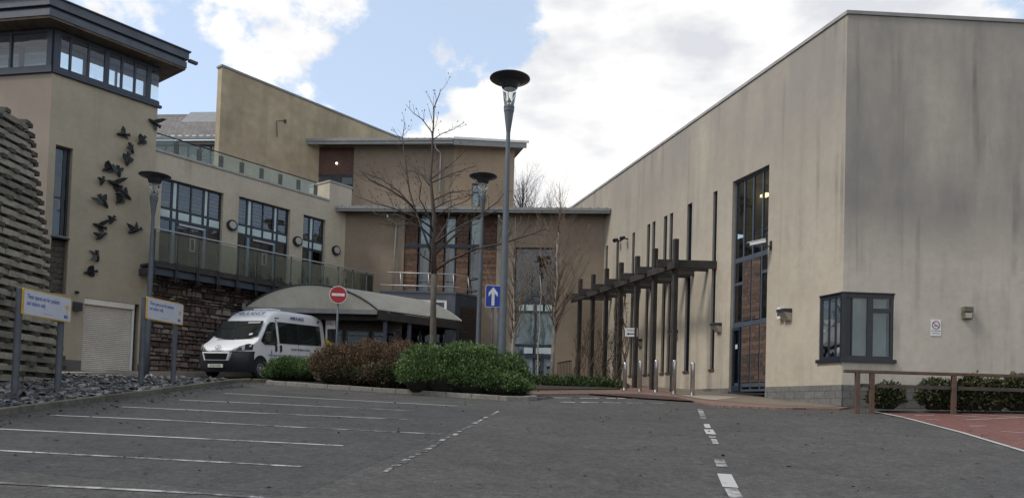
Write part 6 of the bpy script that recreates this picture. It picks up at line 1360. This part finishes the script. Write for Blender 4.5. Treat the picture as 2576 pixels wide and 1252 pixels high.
# ------------------------------------------------------------------ bare trees
def twigs(mb, P, r0, rs, length=1.0, lvl=0, bud=True, n=3, upb=.5, spacing=.32, maxl=2):
    """side shoots along polyline P"""
    P = [Vector(p) for p in P]; seg = [(b - a).length for a, b in zip(P[:-1], P[1:])]; T_ = sum(seg); s = T_ * (.22 if lvl == 0 else .3)
    while s < T_:
        a = s; i = 0
        while i < len(seg) - 1 and a > seg[i]: a -= seg[i]; i += 1
        p = P[i].lerp(P[i + 1], min(1, a / max(seg[i], 1e-6))); d = (P[i + 1] - P[i]).normalized(); rr_ = r0 * (1 - .6 * s / T_) * .45
        ln = length * rs.uniform(.45, 1.1) * (1 - .35 * s / T_); v = Vector(rs.normal(size=3)); v = (v - d * v.dot(d)).normalized(); dr = (d * .75 + v * .75 + Vector((0, 0, upb * .4))).normalized()
        pts = [p]; q = p
        for k in range(3):
            dr = (dr + Vector(rs.normal(size=3)) * .16 + Vector((0, 0, upb * .16))).normalized(); q = q + dr * ln / 3; pts.append(q)
        mb.tube(pts, [rr_, rr_ * .8, rr_ * .6, rr_ * .4], 4, cap=False)
        if bud and rs.rand() < .5: mb.tube([pts[-1] - dr * .02, pts[-1] + dr * .02, pts[-1] + dr * .05], [rr_ * .5, .018, .004], 4, cap=False)
        if lvl + 1 < maxl: twigs(mb, pts, rr_ * 1.3, rs, length * .5, lvl + 1, bud, n, upb, spacing * .8, maxl)
        s += spacing * rs.uniform(.6, 1.4)
TY = 24.3
tp = at(1088, 1000, TY); tz = g(tp.x, TY) + .1
tree = thing('bare_tree', 'bare young tree with spreading thin branches rising from the island shrubs', 'tree', (tp.x, TY, tz), 0)
off = Vector((tp.x, TY, tz)); rs = np.random.RandomState(77)
def pl3(pts, y0=0., y1=0.): return [at(u, v, TY + y0 + (y1 - y0) * i / (len(pts) - 1)) - off for i, (u, v) in enumerate(pts)]
trunk = pl3([(1088, 1010), (1089, 860), (1090, 770), (1092, 690)]); trunk[0].z = -.2
mb = MB(); mb.tube(trunk, [.13, .108, .095, .10], 12); tr_ = mb.build('trunk', M_bark, tree, smooth=True)
lead = pl3([(1092, 692), (1090, 600), (1092, 545), (1088, 500), (1083, 450), (1087, 400), (1088, 350), (1090, 320), (1092, 270), (1106, 236), (1108, 224)])
mb = MB(); mb.tube(lead, [.095, .078, .07, .055, .042, .036, .03, .026, .02, .014, .008], 8)
BR = [([(1094, 680), (1130, 655), (1200, 625), (1265, 612), (1300, 600), (1340, 588), (1375, 574)], -1.0, .05, .9), ([(1095, 640), (1130, 605), (1165, 570), (1215, 535), (1255, 505), (1278, 470)], 1.0, .045, .9), ([(1092, 615), (1130, 585), (1190, 552), (1250, 530)], -1.2, .04, .8),
      ([(1086, 640), (1062, 575), (1045, 530), (1030, 480), (1022, 420), (1016, 380), (1013, 345), (1018, 310)], .8, .045, .7), ([(1045, 530), (1005, 482), (962, 452), (930, 440), (893, 424)], .5, .035, .8), ([(1040, 520), (1005, 492), (968, 470), (930, 452), (905, 428)], -1.2, .035, .8),
      ([(1090, 575), (1050, 548), (985, 522), (945, 512), (893, 492)], -.8, .035, .8), ([(1083, 452), (1110, 432), (1148, 402), (1178, 372)], .6, .025, .6), ([(1085, 460), (1140, 436), (1200, 416)], -.7, .025, .6), ([(1088, 352), (1112, 336), (1140, 326), (1168, 308)], .4, .02, .45),
      ([(1088, 335), (1062, 300), (1040, 285), (1020, 262)], -.4, .02, .45), ([(1014, 347), (1000, 341), (986, 318)], .2, .015, .3), ([(1088, 505), (1130, 484), (1186, 478)], 1.0, .025, .6), ([(1090, 525), (1125, 507), (1192, 488)], -1.1, .025, .7), ([(1092, 548), (1130, 522), (1175, 505), (1202, 466)], .4, .025, .6),
      ([(1088, 660), (1068, 648), (1052, 636), (1044, 622)], -.7, .025, .4), ([(1088, 600), (1058, 570), (1030, 560), (1000, 570), (955, 562)], -1.6, .03, .7), ([(1084, 470), (1060, 440), (1035, 430), (1010, 440)], .7, .022, .6), ([(1092, 655), (1100, 600), (1125, 560), (1135, 520), (1130, 470), (1150, 440)], 1.6, .035, .7),
      ([(1090, 590), (1080, 545), (1055, 500), (1060, 460), (1040, 420)], -1.3, .03, .7), ([(1040, 560), (1000, 540), (950, 540), (920, 520)], 1.0, .025, .6)]
for k, (pp, dy, r0, ln) in enumerate(BR):
    q = pl3(pp, 0 if abs(pp[0][0] - 1089) < 9 else dy * .3, dy); n_ = len(q); mb.tube(q, [r0 * (1 - .75 * i / (n_ - 1)) for i in range(n_)], 6); twigs(mb, q, max(r0 * .8, .026), rs, ln * 1.05, spacing=.21)
twigs(mb, lead[2:], .04, rs, .9, spacing=.25); mb.build('crown', M_twig, tree, smooth=True, fixn=False)
def birch(label, u, vt, Y, seed, spread=.9, nb=26, r0=.07, name='birch_tree', m1=None, m2=None, group='slim birches by the rear doorway', vb=None, tw=1.0, lean=0.):
    rs = np.random.RandomState(seed); top = at(u, vt, Y); z0 = g(top.x, Y) + .05; H = top.z - z0; bx_ = top.x - lean
    t = thing(name, label, 'tree', (bx_, Y, z0), 0, group); pts = [Vector((0, 0, -.2))]
    for k in range(1, 9): f = k / 8; pts.append(Vector((lean * f + rs.normal() * .05, rs.normal() * .06, H * f)))
    mb = MB(); mb.tube(pts[:7], [r0 * (1 - .105 * k) for k in range(7)], 8); mb.build('trunk', m1 or M_birch, t, smooth=True)
    mb = MB(); mb.tube(pts[6:], [r0 * .37, r0 * .25, .008], 6)
    for k in range(nb):
        f = .22 + .74 * (k + rs.rand()) / nb; i = min(7, int(f * 8)); p = pts[i].lerp(pts[i + 1], f * 8 - i); a = rs.uniform(0, 6.28); ln = spread * (1.25 - f) * rs.uniform(.7, 1.3); d = Vector((math.cos(a) * .55, math.sin(a) * .55, .85)).normalized(); q = [p]; c = p
        for j in range(5): d = (d + Vector((0, 0, .06)) + Vector(rs.normal(size=3)) * .10).normalized(); c = c + d * ln * .42; q.append(c)
        rb = r0 * .38 * (1.1 - f); mb.tube(q, [rb, rb * .8, rb * .6, rb * .4, rb * .3, .004], 5); twigs(mb, q, rb * .9, rs, ln * .55 * tw, 0, False, upb=.6, spacing=.22, maxl=2)
    mb.build('crown', m2 or M_birtw, t, smooth=True, fixn=False); return t
birch('slim pale birch just right of the tallest lamp post', 1300, 545, 30.4, 41, 1.25, 60, .085)
birch('taller birch right of the rear doorway reaching above the roof', 1412, 458, 30.8, 42, 1.5, 80, .095, lean=.2)
birch('very thin young birch standing in front of the rear doorway', 1362, 600, 29.6, 43, .8, 14, .035, tw=.6)
birch('twiggy leafless tree seen above the rear roof beside the lamp post', 1318, 452, 47, 44, 3.0, 150, .20, name='distant_tree', m1=M_bgtw, m2=M_bgtw, group=None, tw=1.1)
# climbers on the far pergola posts
for k, (u, v0, lb) in enumerate(((1552, 705, 'tangled bare climber on the fourth pergola post against the pale wall'), (1516, 820, 'bare climber wound round the fifth pergola post'), (1483, 770, 'bare climber on the sixth pergola post'), (1451, 800, 'bare climber on the farthest pergola post'))):
    x = PG.x(u, 850); p = PG.w(x, .17, 0); z0 = g(p.x, p.y); ht = PG.z(u, v0) - z0; rs = np.random.RandomState(60 + k)
    t = thing('climbing_plant', lb, 'climber', (p.x, p.y, z0), 0, 'bare climbers on the pergola posts'); mb = MB()
    for j in range(11 if k == 0 else 8):
        a = rs.uniform(0, 6.28); hh = ht * rs.uniform(.4, 1.0); q = []; ra = rs.uniform(.13, .22); wob = rs.uniform(.05, .32); ph_ = rs.uniform(0, 6)
        for i in range(18): f = i / 17; rr2 = ra + wob * abs(math.sin(3.1 * f * 2 + ph_)) * f ** .3; q.append(Vector((rr2 * math.cos(a + 4 * f), rr2 * math.sin(a + 4 * f), hh * f)))
        mb.tube(q, .013, 4, cap=False); twigs(mb, q, .016, rs, .32, 1, False, spacing=.22, maxl=2)
    mb.build('stems', M_vine, t, fixn=False)
    foliage('dry_leaves', M_lo if k else M_lb, t, [(0, 0, ht * .5, .3, .3, ht * .5)], 70, .06, 70 + k)
